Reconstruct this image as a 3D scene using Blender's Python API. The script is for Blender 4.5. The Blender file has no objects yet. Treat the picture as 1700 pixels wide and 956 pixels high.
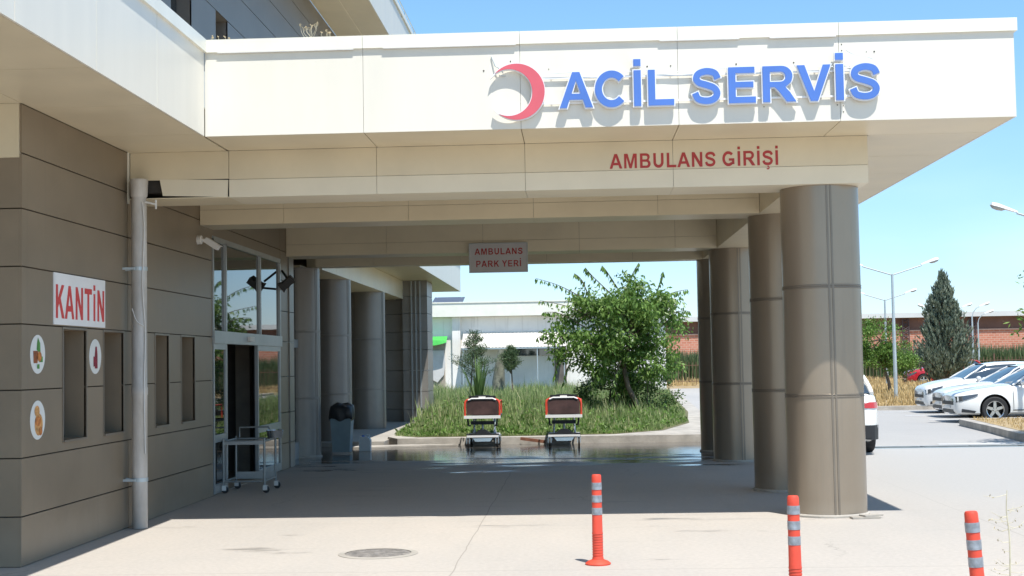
import bpy, math, random
from math import sin, cos, pi, radians as rad, sqrt
from mathutils import Vector, Matrix, noise
from mathutils.geometry import tessellate_polygon
random.seed(7)
SC = bpy.context.scene
COL = SC.collection
V = Vector

# ------------------------------------------------------------------ materials
def nmat(name):
    m = bpy.data.materials.new(name); m.use_nodes = True
    nt = m.node_tree; b = nt.nodes['Principled BSDF']
    return m, nt, b

def mat(name, col, rough=.6, metal=0., var=.12, scale=3., bump=0., bscale=40., col2=None, spec=.5, stretch=None, coat=0., rvar=0.):
    """principled surface whose colour drifts between two tones with noise in object space"""
    m, nt, b = nmat(name)
    N, L = nt.nodes, nt.links
    tc = N.new('ShaderNodeTexCoord'); mp = N.new('ShaderNodeMapping')
    L.new(tc.outputs['Object'], mp.inputs['Vector'])
    if stretch: mp.inputs['Scale'].default_value = stretch
    n1 = N.new('ShaderNodeTexNoise'); n1.inputs['Scale'].default_value = scale
    n1.inputs['Detail'].default_value = 6; n1.inputs['Roughness'].default_value = .6
    L.new(mp.outputs[0], n1.inputs['Vector'])
    mx = N.new('ShaderNodeMix'); mx.data_type = 'RGBA'
    c2 = col2 if col2 else tuple(c*(1-var*2) for c in col)
    c1 = tuple(min(1, c*(1+var*.6)) for c in col)
    mx.inputs['A'].default_value = (*c2, 1); mx.inputs['B'].default_value = (*c1, 1)
    rp = N.new('ShaderNodeValToRGB'); rp.color_ramp.elements[0].position = .32; rp.color_ramp.elements[1].position = .68
    L.new(n1.outputs['Fac'], rp.inputs[0]); L.new(rp.outputs[0], mx.inputs['Factor'])
    L.new(mx.outputs['Result'], b.inputs['Base Color'])
    b.inputs['Roughness'].default_value = rough; b.inputs['Metallic'].default_value = metal
    b.inputs['Specular IOR Level'].default_value = spec; b.inputs['Coat Weight'].default_value = coat
    if rvar:
        mr = N.new('ShaderNodeMapRange'); mr.inputs['To Min'].default_value = rough-rvar; mr.inputs['To Max'].default_value = rough+rvar
        L.new(n1.outputs['Fac'], mr.inputs['Value']); L.new(mr.outputs[0], b.inputs['Roughness'])
    if bump:
        n2 = N.new('ShaderNodeTexNoise'); n2.inputs['Scale'].default_value = bscale; n2.inputs['Detail'].default_value = 4
        L.new(mp.outputs[0], n2.inputs['Vector'])
        bp = N.new('ShaderNodeBump'); bp.inputs['Strength'].default_value = bump; bp.inputs['Distance'].default_value = .02
        L.new(n2.outputs['Fac'], bp.inputs['Height']); L.new(bp.outputs[0], b.inputs['Normal'])
    return m

def leafmat(name, cols, rough=.5, trans=.3):
    """foliage: every leaf takes its own tone from the ramp"""
    m, nt, b = nmat(name); N, L = nt.nodes, nt.links
    g = N.new('ShaderNodeNewGeometry'); r = N.new('ShaderNodeValToRGB')
    el = r.color_ramp.elements
    el[0].color = (*cols[0], 1); el[1].color = (*cols[-1], 1)
    for i, c in enumerate(cols[1:-1]):
        e = el.new((i+1)/(len(cols)-1)); e.color = (*c, 1)
    L.new(g.outputs['Random Per Island'], r.inputs[0]); L.new(r.outputs[0], b.inputs['Base Color'])
    b.inputs['Roughness'].default_value = rough; b.inputs['Specular IOR Level'].default_value = .3
    t = N.new('ShaderNodeBsdfTranslucent'); L.new(r.outputs[0], t.inputs['Color'])
    ms = N.new('ShaderNodeMixShader'); ms.inputs[0].default_value = trans
    L.new(b.outputs[0], ms.inputs[1]); L.new(t.outputs[0], ms.inputs[2])
    L.new(ms.outputs[0], N['Material Output'].inputs['Surface'])
    return m

def glassmat(name, col, rough=.02, alpha=1.):
    m, nt, b = nmat(name)
    N, L = nt.nodes, nt.links
    b.inputs['Base Color'].default_value = (*col, 1)
    b.inputs['Roughness'].default_value = rough
    b.inputs['Specular IOR Level'].default_value = 1.
    b.inputs['IOR'].default_value = 1.7
    n = N.new('ShaderNodeTexNoise'); n.inputs['Scale'].default_value = 1.2
    bp = N.new('ShaderNodeBump'); bp.inputs['Strength'].default_value = .03; bp.inputs['Distance'].default_value = .02
    tc = N.new('ShaderNodeTexCoord'); L.new(tc.outputs['Object'], n.inputs['Vector'])
    L.new(n.outputs['Fac'], bp.inputs['Height']); L.new(bp.outputs[0], b.inputs['Normal'])
    return m

M = {}
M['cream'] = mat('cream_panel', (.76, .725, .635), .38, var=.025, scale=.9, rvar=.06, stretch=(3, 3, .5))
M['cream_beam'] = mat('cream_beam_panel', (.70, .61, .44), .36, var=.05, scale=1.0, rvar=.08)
M['cream_low'] = mat('cream_lower_panel', (.76, .69, .54), .42, var=.04, scale=1.0)
M['coping'] = mat('coping_sheet', (.82, .80, .70), .35, var=.04, scale=2)
M['gapc'] = mat('tan_joint', (.26, .215, .14), .9)
M['gap'] = mat('dark_joint', (.05, .045, .04), .9)
M['brown'] = mat('brown_panel', (.235, .185, .128), .42, metal=.12, var=.09, scale=1.1, rvar=.08, bump=.03, bscale=3)
M['taupe'] = mat('upper_panel', (.20, .18, .16), .4, metal=.2, var=.06, scale=1.0)
M['column'] = mat('column_sheet', (.325, .268, .205), .30, metal=.42, var=.07, scale=1.3, stretch=(1, 1, .35), rvar=.05)
M['coltrim'] = mat('column_trim', (.235, .20, .16), .4, metal=.5, var=.05)
M['greycol'] = mat('grey_sheet', (.27, .25, .225), .4, metal=.3, var=.08, scale=1.2, rvar=.06)
M['alu'] = mat('grey_aluminium', (.42, .44, .44), .38, metal=.5, var=.05)
M['chrome'] = mat('steel_tube', (.62, .63, .64), .22, metal=.9, var=.04)
M['glass'] = glassmat('dark_reflecting_glass', (.012, .016, .018))
M['dark'] = mat('dark_interior', (.15, .13, .115), .7, var=.2, scale=1.5)
M['dark2'] = mat('interior_wall', (.42, .36, .29), .6, var=.1)
M['pipe'] = mat('pipe_plastic', (.58, .55, .51), .5, var=.12, scale=4.5, bump=.15, bscale=12, col2=(.36, .33, .29), stretch=(1, 1, .3))
M['white'] = mat('white_paint', (.80, .80, .79), .4, var=.03)
M['offwhite'] = mat('offwhite_paint', (.72, .71, .68), .5, var=.05)
M['blue'] = mat('blue_acrylic', (.085, .19, .57), .3, var=.05, scale=2, coat=.3)
M['pink'] = mat('red_acrylic', (.66, .12, .15), .35, var=.06, scale=2)
M['rim'] = mat('white_letter_edge', (.80, .81, .83), .4, var=.03)
M['redtext'] = mat('red_vinyl', (.42, .035, .035), .5, var=.05)
M['redkant'] = mat('red_print', (.60, .05, .05), .5, var=.04)
M['signface'] = mat('sign_face', (.55, .53, .52), .5, var=.03)
M['black'] = mat('black_plastic', (.02, .02, .022), .45, var=.1)
M['rubber'] = mat('rubber', (.022, .022, .023), .75, var=.15)
M['orange'] = mat('orange_plastic', (.72, .075, .04), .55, var=.12, scale=6)
M['reflect'] = mat('reflective_band', (.36, .40, .45), .3, metal=.35, var=.2, scale=20)
M['bin'] = mat('bin_plastic', (.22, .30, .34), .5, var=.08)
M['jerry'] = mat('milky_plastic', (.62, .66, .68), .45, var=.04)
M['red'] = mat('red_car_paint', (.42, .012, .02), .25, var=.04, coat=.6)
M['carwhite'] = mat('white_car_paint', (.80, .80, .78), .22, var=.015, coat=.7)
M['carsilver'] = mat('silver_car_paint', (.55, .57, .60), .25, metal=.5, var=.02, coat=.6)
M['carglass'] = glassmat('car_glass', (.035, .05, .065), .04)
M['lampglass'] = glassmat('headlight_glass', (.06, .065, .07), .12)
M['redglass'] = mat('tail_light', (.55, .02, .03), .2, var=.1, coat=.7)
M['bark'] = mat('bark', (.16, .125, .09), .85, var=.25, scale=9, bump=.6, bscale=30, stretch=(1, 1, .3))
M['greybark'] = mat('grey_bark', (.20, .20, .15), .85, var=.25, scale=5, bump=.6, bscale=20)
M['brick'] = None
M['galv'] = mat('galvanised_steel', (.50, .56, .58), .4, metal=.4, var=.05)
M['tube'] = mat('grey_tube', (.26, .28, .28), .4, metal=.4, var=.05)
M['rust'] = mat('cast_iron', (.30, .275, .25), .7, metal=.1, var=.22, scale=14, bump=.5, bscale=60)
M['kerb'] = mat('kerb_concrete', (.44, .405, .355), .85, var=.16, scale=2.5, bump=.3, bscale=30)
M['straw'] = mat('dry_stalk', (.52, .43, .27), .8, var=.2, scale=8)
M['twig'] = mat('pale_twig', (.62, .57, .42), .8, var=.15, scale=8)
M['wallwhite'] = mat('white_render', (.82, .79, .745), .8, var=.07, scale=.6, bump=.1)
M['awning'] = mat('corrugated_awning', (.66, .62, .56), .5, var=.06, scale=2)
M['green'] = mat('green_awning_cloth', (.07, .50, .08), .6, var=.06)
M['shutter'] = mat('grey_shutter', (.42, .42, .41), .5, var=.05)
M['doorcloth'] = mat('torn_fabric', (.60, .585, .57), .8, var=.06)
M['solar'] = mat('solar_collector', (.10, .10, .12), .3, var=.1)
M['roofgrey'] = mat('light_metal_roof', (.60, .62, .62), .5, var=.05, scale=.2)
M['darkeave'] = mat('brown_upper_wall', (.16, .085, .065), .8, var=.1, scale=.5)
M['stickerwhite'] = mat('white_sticker', (.70, .72, .70), .5, var=.02)

def brickmat():
    m, nt, b = nmat('brick_wall'); N, L = nt.nodes, nt.links
    tc = N.new('ShaderNodeTexCoord'); mp = N.new('ShaderNodeMapping'); mp.inputs['Rotation'].default_value = (rad(90), 0, 0)
    L.new(tc.outputs['Object'], mp.inputs['Vector'])
    t = N.new('ShaderNodeTexBrick'); t.inputs['Scale'].default_value = 1.0
    t.inputs['Color1'].default_value = (.44, .16, .10, 1); t.inputs['Color2'].default_value = (.52, .21, .14, 1)
    t.inputs['Mortar'].default_value = (.50, .34, .27, 1); t.inputs['Mortar Size'].default_value = .03
    t.inputs['Brick Width'].default_value = .6; t.inputs['Row Height'].default_value = .25
    L.new(mp.outputs[0], t.inputs['Vector'])
    n = N.new('ShaderNodeTexNoise'); n.inputs['Scale'].default_value = .25; n.inputs['Detail'].default_value = 5
    L.new(tc.outputs['Object'], n.inputs['Vector'])
    h = N.new('ShaderNodeMix'); h.data_type = 'RGBA'; h.blend_type = 'MULTIPLY'; h.inputs['Factor'].default_value = .5
    L.new(t.outputs['Color'], h.inputs['A']); L.new(n.outputs['Color'], h.inputs['B'])
    r = N.new('ShaderNodeMapRange'); r.inputs['To Min'].default_value = .7; r.inputs['To Max'].default_value = 1.25
    L.new(n.outputs['Fac'], r.inputs['Value'])
    v = N.new('ShaderNodeVectorMath'); v.operation = 'SCALE'
    L.new(t.outputs['Color'], v.inputs[0]); L.new(r.outputs[0], v.inputs['Scale'])
    L.new(v.outputs[0], b.inputs['Base Color']); b.inputs['Roughness'].default_value = .85
    return m
M['brick'] = brickmat()
def dusty(m, zmax, col, amt=.75):
    """splash dirt and dust that collect on the foot of a wall or column, ragged at the top, plus thin runs"""
    nt = m.node_tree; N, L = nt.nodes, nt.links; b = N['Principled BSDF']
    src = b.inputs['Base Color'].links[0].from_socket
    tc = N.new('ShaderNodeTexCoord'); sp = N.new('ShaderNodeSeparateXYZ'); L.new(tc.outputs['Object'], sp.inputs[0])
    n = N.new('ShaderNodeTexNoise'); n.inputs['Scale'].default_value = 3.2; n.inputs['Detail'].default_value = 8; L.new(tc.outputs['Object'], n.inputs['Vector'])
    a = N.new('ShaderNodeMath'); a.operation = 'MULTIPLY_ADD'; a.inputs[1].default_value = -zmax*1.6; L.new(n.outputs['Fac'], a.inputs[0]); L.new(sp.outputs['Z'], a.inputs[2])
    mr = N.new('ShaderNodeMapRange'); mr.inputs['From Min'].default_value = -zmax*.9; mr.inputs['From Max'].default_value = zmax*.35
    mr.inputs['To Min'].default_value = amt; mr.inputs['To Max'].default_value = 0; L.new(a.outputs[0], mr.inputs['Value'])
    x = N.new('ShaderNodeMix'); x.data_type = 'RGBA'; L.new(mr.outputs[0], x.inputs['Factor']); L.new(src, x.inputs['A']); x.inputs['B'].default_value = (*col, 1)
    mp = N.new('ShaderNodeMapping'); mp.inputs['Scale'].default_value = (9, 9, .35); L.new(tc.outputs['Object'], mp.inputs['Vector'])
    n2 = N.new('ShaderNodeTexNoise'); n2.inputs['Scale'].default_value = 1.1; n2.inputs['Detail'].default_value = 5; L.new(mp.outputs[0], n2.inputs['Vector'])
    r2 = N.new('ShaderNodeMapRange'); r2.inputs['From Min'].default_value = .58; r2.inputs['From Max'].default_value = .75; r2.inputs['To Max'].default_value = .28; L.new(n2.outputs['Fac'], r2.inputs['Value'])
    y = N.new('ShaderNodeMix'); y.data_type = 'RGBA'; L.new(r2.outputs[0], y.inputs['Factor']); L.new(x.outputs['Result'], y.inputs['A']); y.inputs['B'].default_value = (*[c*.55 for c in col], 1)
    L.new(y.outputs['Result'], b.inputs['Base Color'])
dusty(M['brown'], .35, (.30, .25, .19), .6); dusty(M['column'], .16, (.36, .31, .25), .7); dusty(M['pipe'], .5, (.30, .27, .23), .7)
dusty(M['wallwhite'], .6, (.55, .47, .37), .5)

def groundmat(name, base, alt, joints=0., wet=False, rough=.8, spot=None, sc=.35):
    m, nt, b = nmat(name); N, L = nt.nodes, nt.links
    tc = N.new('ShaderNodeTexCoord')
    def noi(scale, det=6, stretch=None, rough_=.6):
        n = N.new('ShaderNodeTexNoise'); n.inputs['Scale'].default_value = scale; n.inputs['Detail'].default_value = det
        n.inputs['Roughness'].default_value = rough_
        if stretch:
            mp = N.new('ShaderNodeMapping'); mp.inputs['Scale'].default_value = stretch
            L.new(tc.outputs['Object'], mp.inputs['Vector']); L.new(mp.outputs[0], n.inputs['Vector'])
        else: L.new(tc.outputs['Object'], n.inputs['Vector'])
        return n
    def ramp(src, p0, p1, c0=(0, 0, 0), c1=(1, 1, 1)):
        r = N.new('ShaderNodeValToRGB'); e = r.color_ramp.elements
        e[0].position, e[1].position = p0, p1; e[0].color = (*c0, 1); e[1].color = (*c1, 1)
        L.new(src, r.inputs[0]); return r.outputs[0]
    def mix(a, bb, f, mode='MIX'):
        x = N.new('ShaderNodeMix'); x.data_type = 'RGBA'; x.blend_type = mode
        for s, k in ((a, 'A'), (bb, 'B')):
            if isinstance(s, tuple): x.inputs[k].default_value = (*s, 1)
            else: L.new(s, x.inputs[k])
        if isinstance(f, float): x.inputs['Factor'].default_value = f
        else: L.new(f, x.inputs['Factor'])
        return x.outputs['Result']
    big = ramp(noi(sc, 5, (1, .45, 1)).outputs['Fac'], .35, .65)
    c = mix(base, alt, big)
    fine = ramp(noi(22, 8).outputs['Fac'], .2, .8, (.86, .86, .86), (1.08, 1.08, 1.08))
    c = mix(c, fine, 1.0, 'MULTIPLY')
    streak = ramp(noi(.9, 7, (.5, 3.2, 1)).outputs['Fac'], .60, .74)
    c = mix(c, tuple(x*.80 for x in alt), mix((0, 0, 0), (.75, .75, .75), streak))
    if spot:
        sp = ramp(noi(3.1, 3).outputs['Fac'], .70, .76)
        c = mix(c, spot, sp)
    if joints:
        # hairline cracks, only here and there
        vo = N.new('ShaderNodeTexVoronoi'); vo.feature = 'DISTANCE_TO_EDGE'; vo.inputs['Scale'].default_value = .33
        nzz = noi(1.6, 5); ad_ = N.new('ShaderNodeVectorMath'); ad_.operation = 'MULTIPLY_ADD'; ad_.inputs[1].default_value = (.8, .8, 0)
        L.new(nzz.outputs['Color'], ad_.inputs[0]); L.new(tc.outputs['Object'], ad_.inputs[2]); L.new(ad_.outputs[0], vo.inputs['Vector'])
        ck = ramp(vo.outputs['Distance'], .0, .0042, (1, 1, 1), (0, 0, 0)); msk = ramp(noi(.22, 2).outputs['Fac'], .50, .60)
        c = mix(c, tuple(x*.6 for x in base), mix((0, 0, 0), ck, msk))
        # tyre marks running along the lane, and drips
        ty = ramp(noi(1.0, 4, (2.4, .10, 1)).outputs['Fac'], .56, .72); tm = ramp(noi(.35, 3).outputs['Fac'], .42, .62)
        c = mix(c, tuple(x*.80 for x in base), mix((0, 0, 0), mix((0, 0, 0), ty, tm), .55))
        dr_ = ramp(noi(5.5, 3).outputs['Fac'], .735, .78); c = mix(c, tuple(x*.6 for x in base), mix((0, 0, 0), dr_, .6))
        w = N.new('ShaderNodeTexBrick'); w.offset = 0; w.inputs['Scale'].default_value = 1
        w.inputs['Brick Width'].default_value = joints; w.inputs['Row Height'].default_value = joints*.8
        w.inputs['Mortar Size'].default_value = .007; w.inputs['Mortar Smooth'].default_value = .3
        mp = N.new('ShaderNodeMapping'); mp.inputs['Location'].default_value = (1.02, .9, 0)
        nz = noi(1.1, 2); add = N.new('ShaderNodeVectorMath'); add.operation = 'MULTIPLY_ADD'
        add.inputs[1].default_value = (.05, .05, 0); L.new(nz.outputs['Color'], add.inputs[0]); L.new(tc.outputs['Object'], add.inputs[2])
        L.new(add.outputs[0], mp.inputs['Vector']); L.new(mp.outputs[0], w.inputs['Vector'])
        c = mix(c, tuple(x*.66 for x in base), w.outputs['Fac'])
    if wet:
        # beyond the last column the concrete gives way to greyer, older paving
        sp_ = N.new('ShaderNodeSeparateXYZ'); L.new(tc.outputs['Object'], sp_.inputs[0])
        m1 = N.new('ShaderNodeMapRange'); m1.inputs['From Min'].default_value = 2.0; m1.inputs['From Max'].default_value = 5.0; L.new(sp_.outputs['X'], m1.inputs['Value'])
        m2 = N.new('ShaderNodeMapRange'); m2.inputs['From Min'].default_value = 12.5; m2.inputs['From Max'].default_value = 18; L.new(sp_.outputs['Y'], m2.inputs['Value'])
        m3 = N.new('ShaderNodeMath'); m3.operation = 'MULTIPLY'; L.new(m1.outputs[0], m3.inputs[0]); L.new(m2.outputs[0], m3.inputs[1])
        c = mix(c, mix((.39, .38, .365), fine, .6, 'MULTIPLY'), m3.outputs[0])
        # water soaks the back of the forecourt: darker and mirror-like where it lies
        sep = N.new('ShaderNodeSeparateXYZ'); L.new(tc.outputs['Object'], sep.inputs[0])
        my = N.new('ShaderNodeMapRange'); my.inputs['From Min'].default_value = 21.5; my.inputs['From Max'].default_value = 26.5
        L.new(sep.outputs['Y'], my.inputs['Value'])
        nx = noi(.55, 7, (.8, 2.6, 1), .62)
        ad = N.new('ShaderNodeMath'); ad.operation = 'MULTIPLY_ADD'; ad.inputs[1].default_value = 2.6; ad.inputs[2].default_value = -1.20
        L.new(nx.outputs['Fac'], ad.inputs[0])
        sm = N.new('ShaderNodeMath'); sm.operation = 'ADD'; L.new(my.outputs[0], sm.inputs[0]); L.new(ad.outputs[0], sm.inputs[1])
        mxr = N.new('ShaderNodeMapRange'); mxr.inputs['From Min'].default_value = 3.2; mxr.inputs['From Max'].default_value = 4.6
        mxr.inputs['To Min'].default_value = 0; mxr.inputs['To Max'].default_value = 1.2
        L.new(sep.outputs['X'], mxr.inputs['Value'])
        sb = N.new('ShaderNodeMath'); sb.operation = 'SUBTRACT'; L.new(sm.outputs[0], sb.inputs[0]); L.new(mxr.outputs[0], sb.inputs[1])
        wf = ramp(sb.outputs[0], .42, .72)
        c = mix(c, tuple(x*.20 for x in base), wf)
        rr = N.new('ShaderNodeMapRange'); rr.inputs['To Min'].default_value = rough; rr.inputs['To Max'].default_value = .09
        L.new(wf, rr.inputs['Value']); L.new(rr.outputs[0], b.inputs['Roughness'])
        b.inputs['IOR'].default_value = 1.45
        bh = mix(noi(60, 4).outputs['Fac'], noi(1.1, 5, (1, 3.2, 1)).outputs['Fac'], wf)
        bs = N.new('ShaderNodeMapRange'); bs.inputs['To Min'].default_value = .25; bs.inputs['To Max'].default_value = .22
        L.new(wf, bs.inputs['Value'])
        bp = N.new('ShaderNodeBump'); bp.inputs['Distance'].default_value = .02
        L.new(bs.outputs[0], bp.inputs['Strength']); L.new(bh, bp.inputs['Height']); L.new(bp.outputs[0], b.inputs['Normal'])
    else:
        b.inputs['Roughness'].default_value = rough
        bp = N.new('ShaderNodeBump'); bp.inputs['Distance'].default_value = .02; bp.inputs['Strength'].default_value = .3
        L.new(noi(60, 4).outputs['Fac'], bp.inputs['Height']); L.new(bp.outputs[0], b.inputs['Normal'])
    L.new(c, b.inputs['Base Color'])
    return m
M['concrete'] = groundmat('forecourt_concrete', (.47, .425, .375), (.41, .38, .345), joints=5.2, wet=True)
M['asphalt'] = groundmat('pale_asphalt', (.405, .39, .37), (.355, .345, .33), rough=.85, sc=.15)
M['field'] = groundmat('dry_soil', (.40, .30, .165), (.32, .235, .125), rough=.95, sc=.5)
M['earth'] = groundmat('grassy_soil', (.10, .11, .045), (.16, .14, .07), rough=.95, sc=.6)
M['paving'] = groundmat('worn_paving', (.42, .39, .34), (.35, .32, .28), rough=.9, sc=.8)
M['drywet'] = mat('damp_grate', (.13, .135, .12), .55, var=.3, scale=3)

M['leaf'] = leafmat('broad_leaf', [(.08, .15, .03), (.13, .24, .05), (.20, .33, .08), (.31, .43, .14)], .4, .45)
M['leafl'] = leafmat('bright_leaf', [(.06, .12, .02), (.11, .21, .035), (.17, .29, .06), (.24, .36, .10)], .5, .35)
M['leafd'] = leafmat('shrub_leaf', [(.05, .095, .025), (.09, .155, .04), (.14, .22, .06)], .5, .25)
M['needle'] = leafmat('blue_green_needle', [(.09, .125, .085), (.14, .18, .13), (.21, .255, .185), (.30, .34, .26)], .6, .15)
M['pine'] = leafmat('pine_needle', [(.045, .08, .03), (.08, .13, .05), (.12, .17, .08)], .6, .2)
M['yucca'] = leafmat('long_leaf', [(.08, .15, .05), (.13, .22, .07), (.20, .29, .11)], .45, .3)
M['corn'] = leafmat('corn_leaf', [(.075, .12, .05), (.11, .155, .065), (.15, .19, .09)], .6, .25)
M['grass'] = leafmat('green_grass_blade', [(.13, .20, .06), (.20, .29, .09), (.29, .37, .14), (.52, .49, .28)], .6, .4)
M['drygrass'] = leafmat('dry_grass_blade', [(.42, .30, .13), (.55, .40, .19), (.66, .50, .26)], .8, .3)

# ------------------------------------------------------------------ mesh builder
class MB:
    def __init__(s): s.v = []; s.f = []; s.m = []; s.k = 0
    def add(s, vs, fs, mi=None):
        o = len(s.v); s.v += [tuple(v) for v in vs]
        for f in fs: s.f.append([o+i for i in f]); s.m.append(s.k if mi is None else mi)
        return s
    def box(s, x0, x1, y0, y1, z0, z1, R=None):
        vs = [V((x, y, z)) for z in (z0, z1) for y in (y0, y1) for x in (x0, x1)]
        if R is not None: vs = [R @ v for v in vs]
        return s.add(vs, [(0, 2, 3, 1), (4, 5, 7, 6), (0, 1, 5, 4), (2, 6, 7, 3), (0, 4, 6, 2), (1, 3, 7, 5)])
    def tube(s, pts, r, n=10, caps=True):
        pts = [V(p) for p in pts]; rs = r if isinstance(r, (list, tuple)) else [r]*len(pts)
        rings = []; up = None
        for i, p in enumerate(pts):
            d = (pts[min(i+1, len(pts)-1)]-pts[max(i-1, 0)]).normalized()
            if up is None:
                up = V((0, 0, 1)) if abs(d.z) < .9 else V((1, 0, 0))
            a = d.cross(up).normalized(); b_ = a.cross(d).normalized(); up = b_
            rings.append([p+(a*cos(2*pi*k/n)+b_*sin(2*pi*k/n))*rs[i] for k in range(n)])
        vs = [v for g in rings for v in g]; fs = []
        for i in range(len(pts)-1):
            for k in range(n): fs.append((i*n+k, i*n+(k+1) % n, (i+1)*n+(k+1) % n, (i+1)*n+k))
        if caps: fs += [tuple(range(n))[::-1], tuple(range((len(pts)-1)*n, len(pts)*n))]
        return s.add(vs, fs)
    def lathe(s, prof, c=(0, 0, 0), n=32, axis='Z', a0=0., a1=2*pi):
        full = abs(a1-a0-2*pi) < 1e-6; m = n if full else n+1
        vs = []
        for r, z in prof:
            for k in range(m):
                a = a0+(a1-a0)*k/n
                if axis == 'Z': p = (c[0]+r*cos(a), c[1]+r*sin(a), c[2]+z)
                elif axis == 'Y': p = (c[0]+r*cos(a), c[1]+z, c[2]+r*sin(a))
                else: p = (c[0]+z, c[1]+r*cos(a), c[2]+r*sin(a))
                vs.append(p)
        fs = []
        for i in range(len(prof)-1):
            for k in range(n):
                k2 = (k+1) % m
                fs.append((i*m+k, i*m+k2, (i+1)*m+k2, (i+1)*m+k))
        return s.add(vs, fs)
    def prism(s, loops, o, u, w, d):
        """2D outlines (first = outer, rest = holes) drawn on plane o + a*u + b*w, thickness vector d"""
        o, u, w, d = V(o), V(u), V(w), V(d)
        tri = tessellate_polygon([[V((a, b, 0)) for a, b in lp] for lp in loops])
        pts = [p for lp in loops for p in lp]; n = len(pts)
        fr = [o+u*a+w*b for a, b in pts]
        vs = fr+[p+d for p in fr]
        fs = [tuple(t) for t in tri]+[tuple(n+i for i in t)[::-1] for t in tri]
        b0 = 0
        for lp in loops:
            m = len(lp)
            for i in range(m): fs.append((b0+i, b0+(i+1) % m, n+b0+(i+1) % m, n+b0+i))
            b0 += m
        return s.add(vs, fs)
    def build(s, name, m, parent=None, smooth=None, fix=True):
        me = bpy.data.meshes.new(name)
        me.from_pydata(s.v, [], s.f)
        ms = m if isinstance(m, (list, tuple)) else [m]
        for x in ms: me.materials.append(x)
        if len(ms) > 1: me.polygons.foreach_set('material_index', s.m)
        if fix:
            import bmesh
            b = bmesh.new(); b.from_mesh(me); bmesh.ops.recalc_face_normals(b, faces=b.faces); b.to_mesh(me); b.free()
        if smooth is not None:
            me.polygons.foreach_set('use_smooth', [True]*len(me.polygons))
            me.set_sharp_from_angle(angle=rad(smooth))
        me.update()
        o = bpy.data.objects.new(name, me); COL.objects.link(o)
        if parent is not None:
            o.parent = parent
            q = parent; inv = Matrix.Identity(4)
            mw = world_of(parent)
            o.matrix_parent_inverse = mw.inverted()
        return o

def world_of(o):
    m = o.matrix_basis.copy()
    if o.parent: m = world_of(o.parent) @ o.matrix_parent_inverse @ m
    return m

def tag(o, label=None, cat=None, group=None, kind=None):
    if label: o['label'] = label
    if cat: o['category'] = cat
    if group: o['group'] = group
    if kind: o['kind'] = kind
    return o

def thing(name, loc, label, cat, group=None):
    o = bpy.data.objects.new(name, None); COL.objects.link(o); o.location = loc
    o.empty_display_size = .2
    return tag(o, label, cat, group)

def copy_tree(o, parent=None):
    c = o.copy(); COL.objects.link(c)
    if parent is not None: c.parent = parent; c.matrix_parent_inverse = o.matrix_parent_inverse.copy()
    for ch in [x for x in COL.objects if x.parent == o]: copy_tree(ch, c)
    return c

# ------------------------------------------------------------------ lettering
def catmull(P, k=6):
    out = []; n = len(P)
    for i in range(n-1):
        p0, p1, p2, p3 = [V(P[min(max(j, 0), n-1)]) for j in (i-1, i, i+1, i+2)]
        for t in range(k):
            t = t/k
            out.append(tuple(.5*((2*p1)+(-p0+p2)*t+(2*p0-5*p1+4*p2-p3)*t*t+(-p0+3*p1-3*p2+p3)*t**3)))
    out.append(tuple(P[-1])); return out
def band(path, w):
    n = len(path); L_, R_ = [], []
    for i in range(n):
        a = V(path[max(i-1, 0)]); b = V(path[min(i+1, n-1)]); d = (b-a).normalized(); nn = V((-d.y, d.x))
        p = V(path[i]); L_.append(tuple(p+nn*w/2)); R_.append(tuple(p-nn*w/2))
    return L_+R_[::-1]
def arc(cx, cy, rx, ry, a0, a1, n=22):
    return [(cx+rx*cos(rad(a0+(a1-a0)*i/n)), cy+ry*sin(rad(a0+(a1-a0)*i/n))) for i in range(n+1)]
W_ = .2
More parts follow.
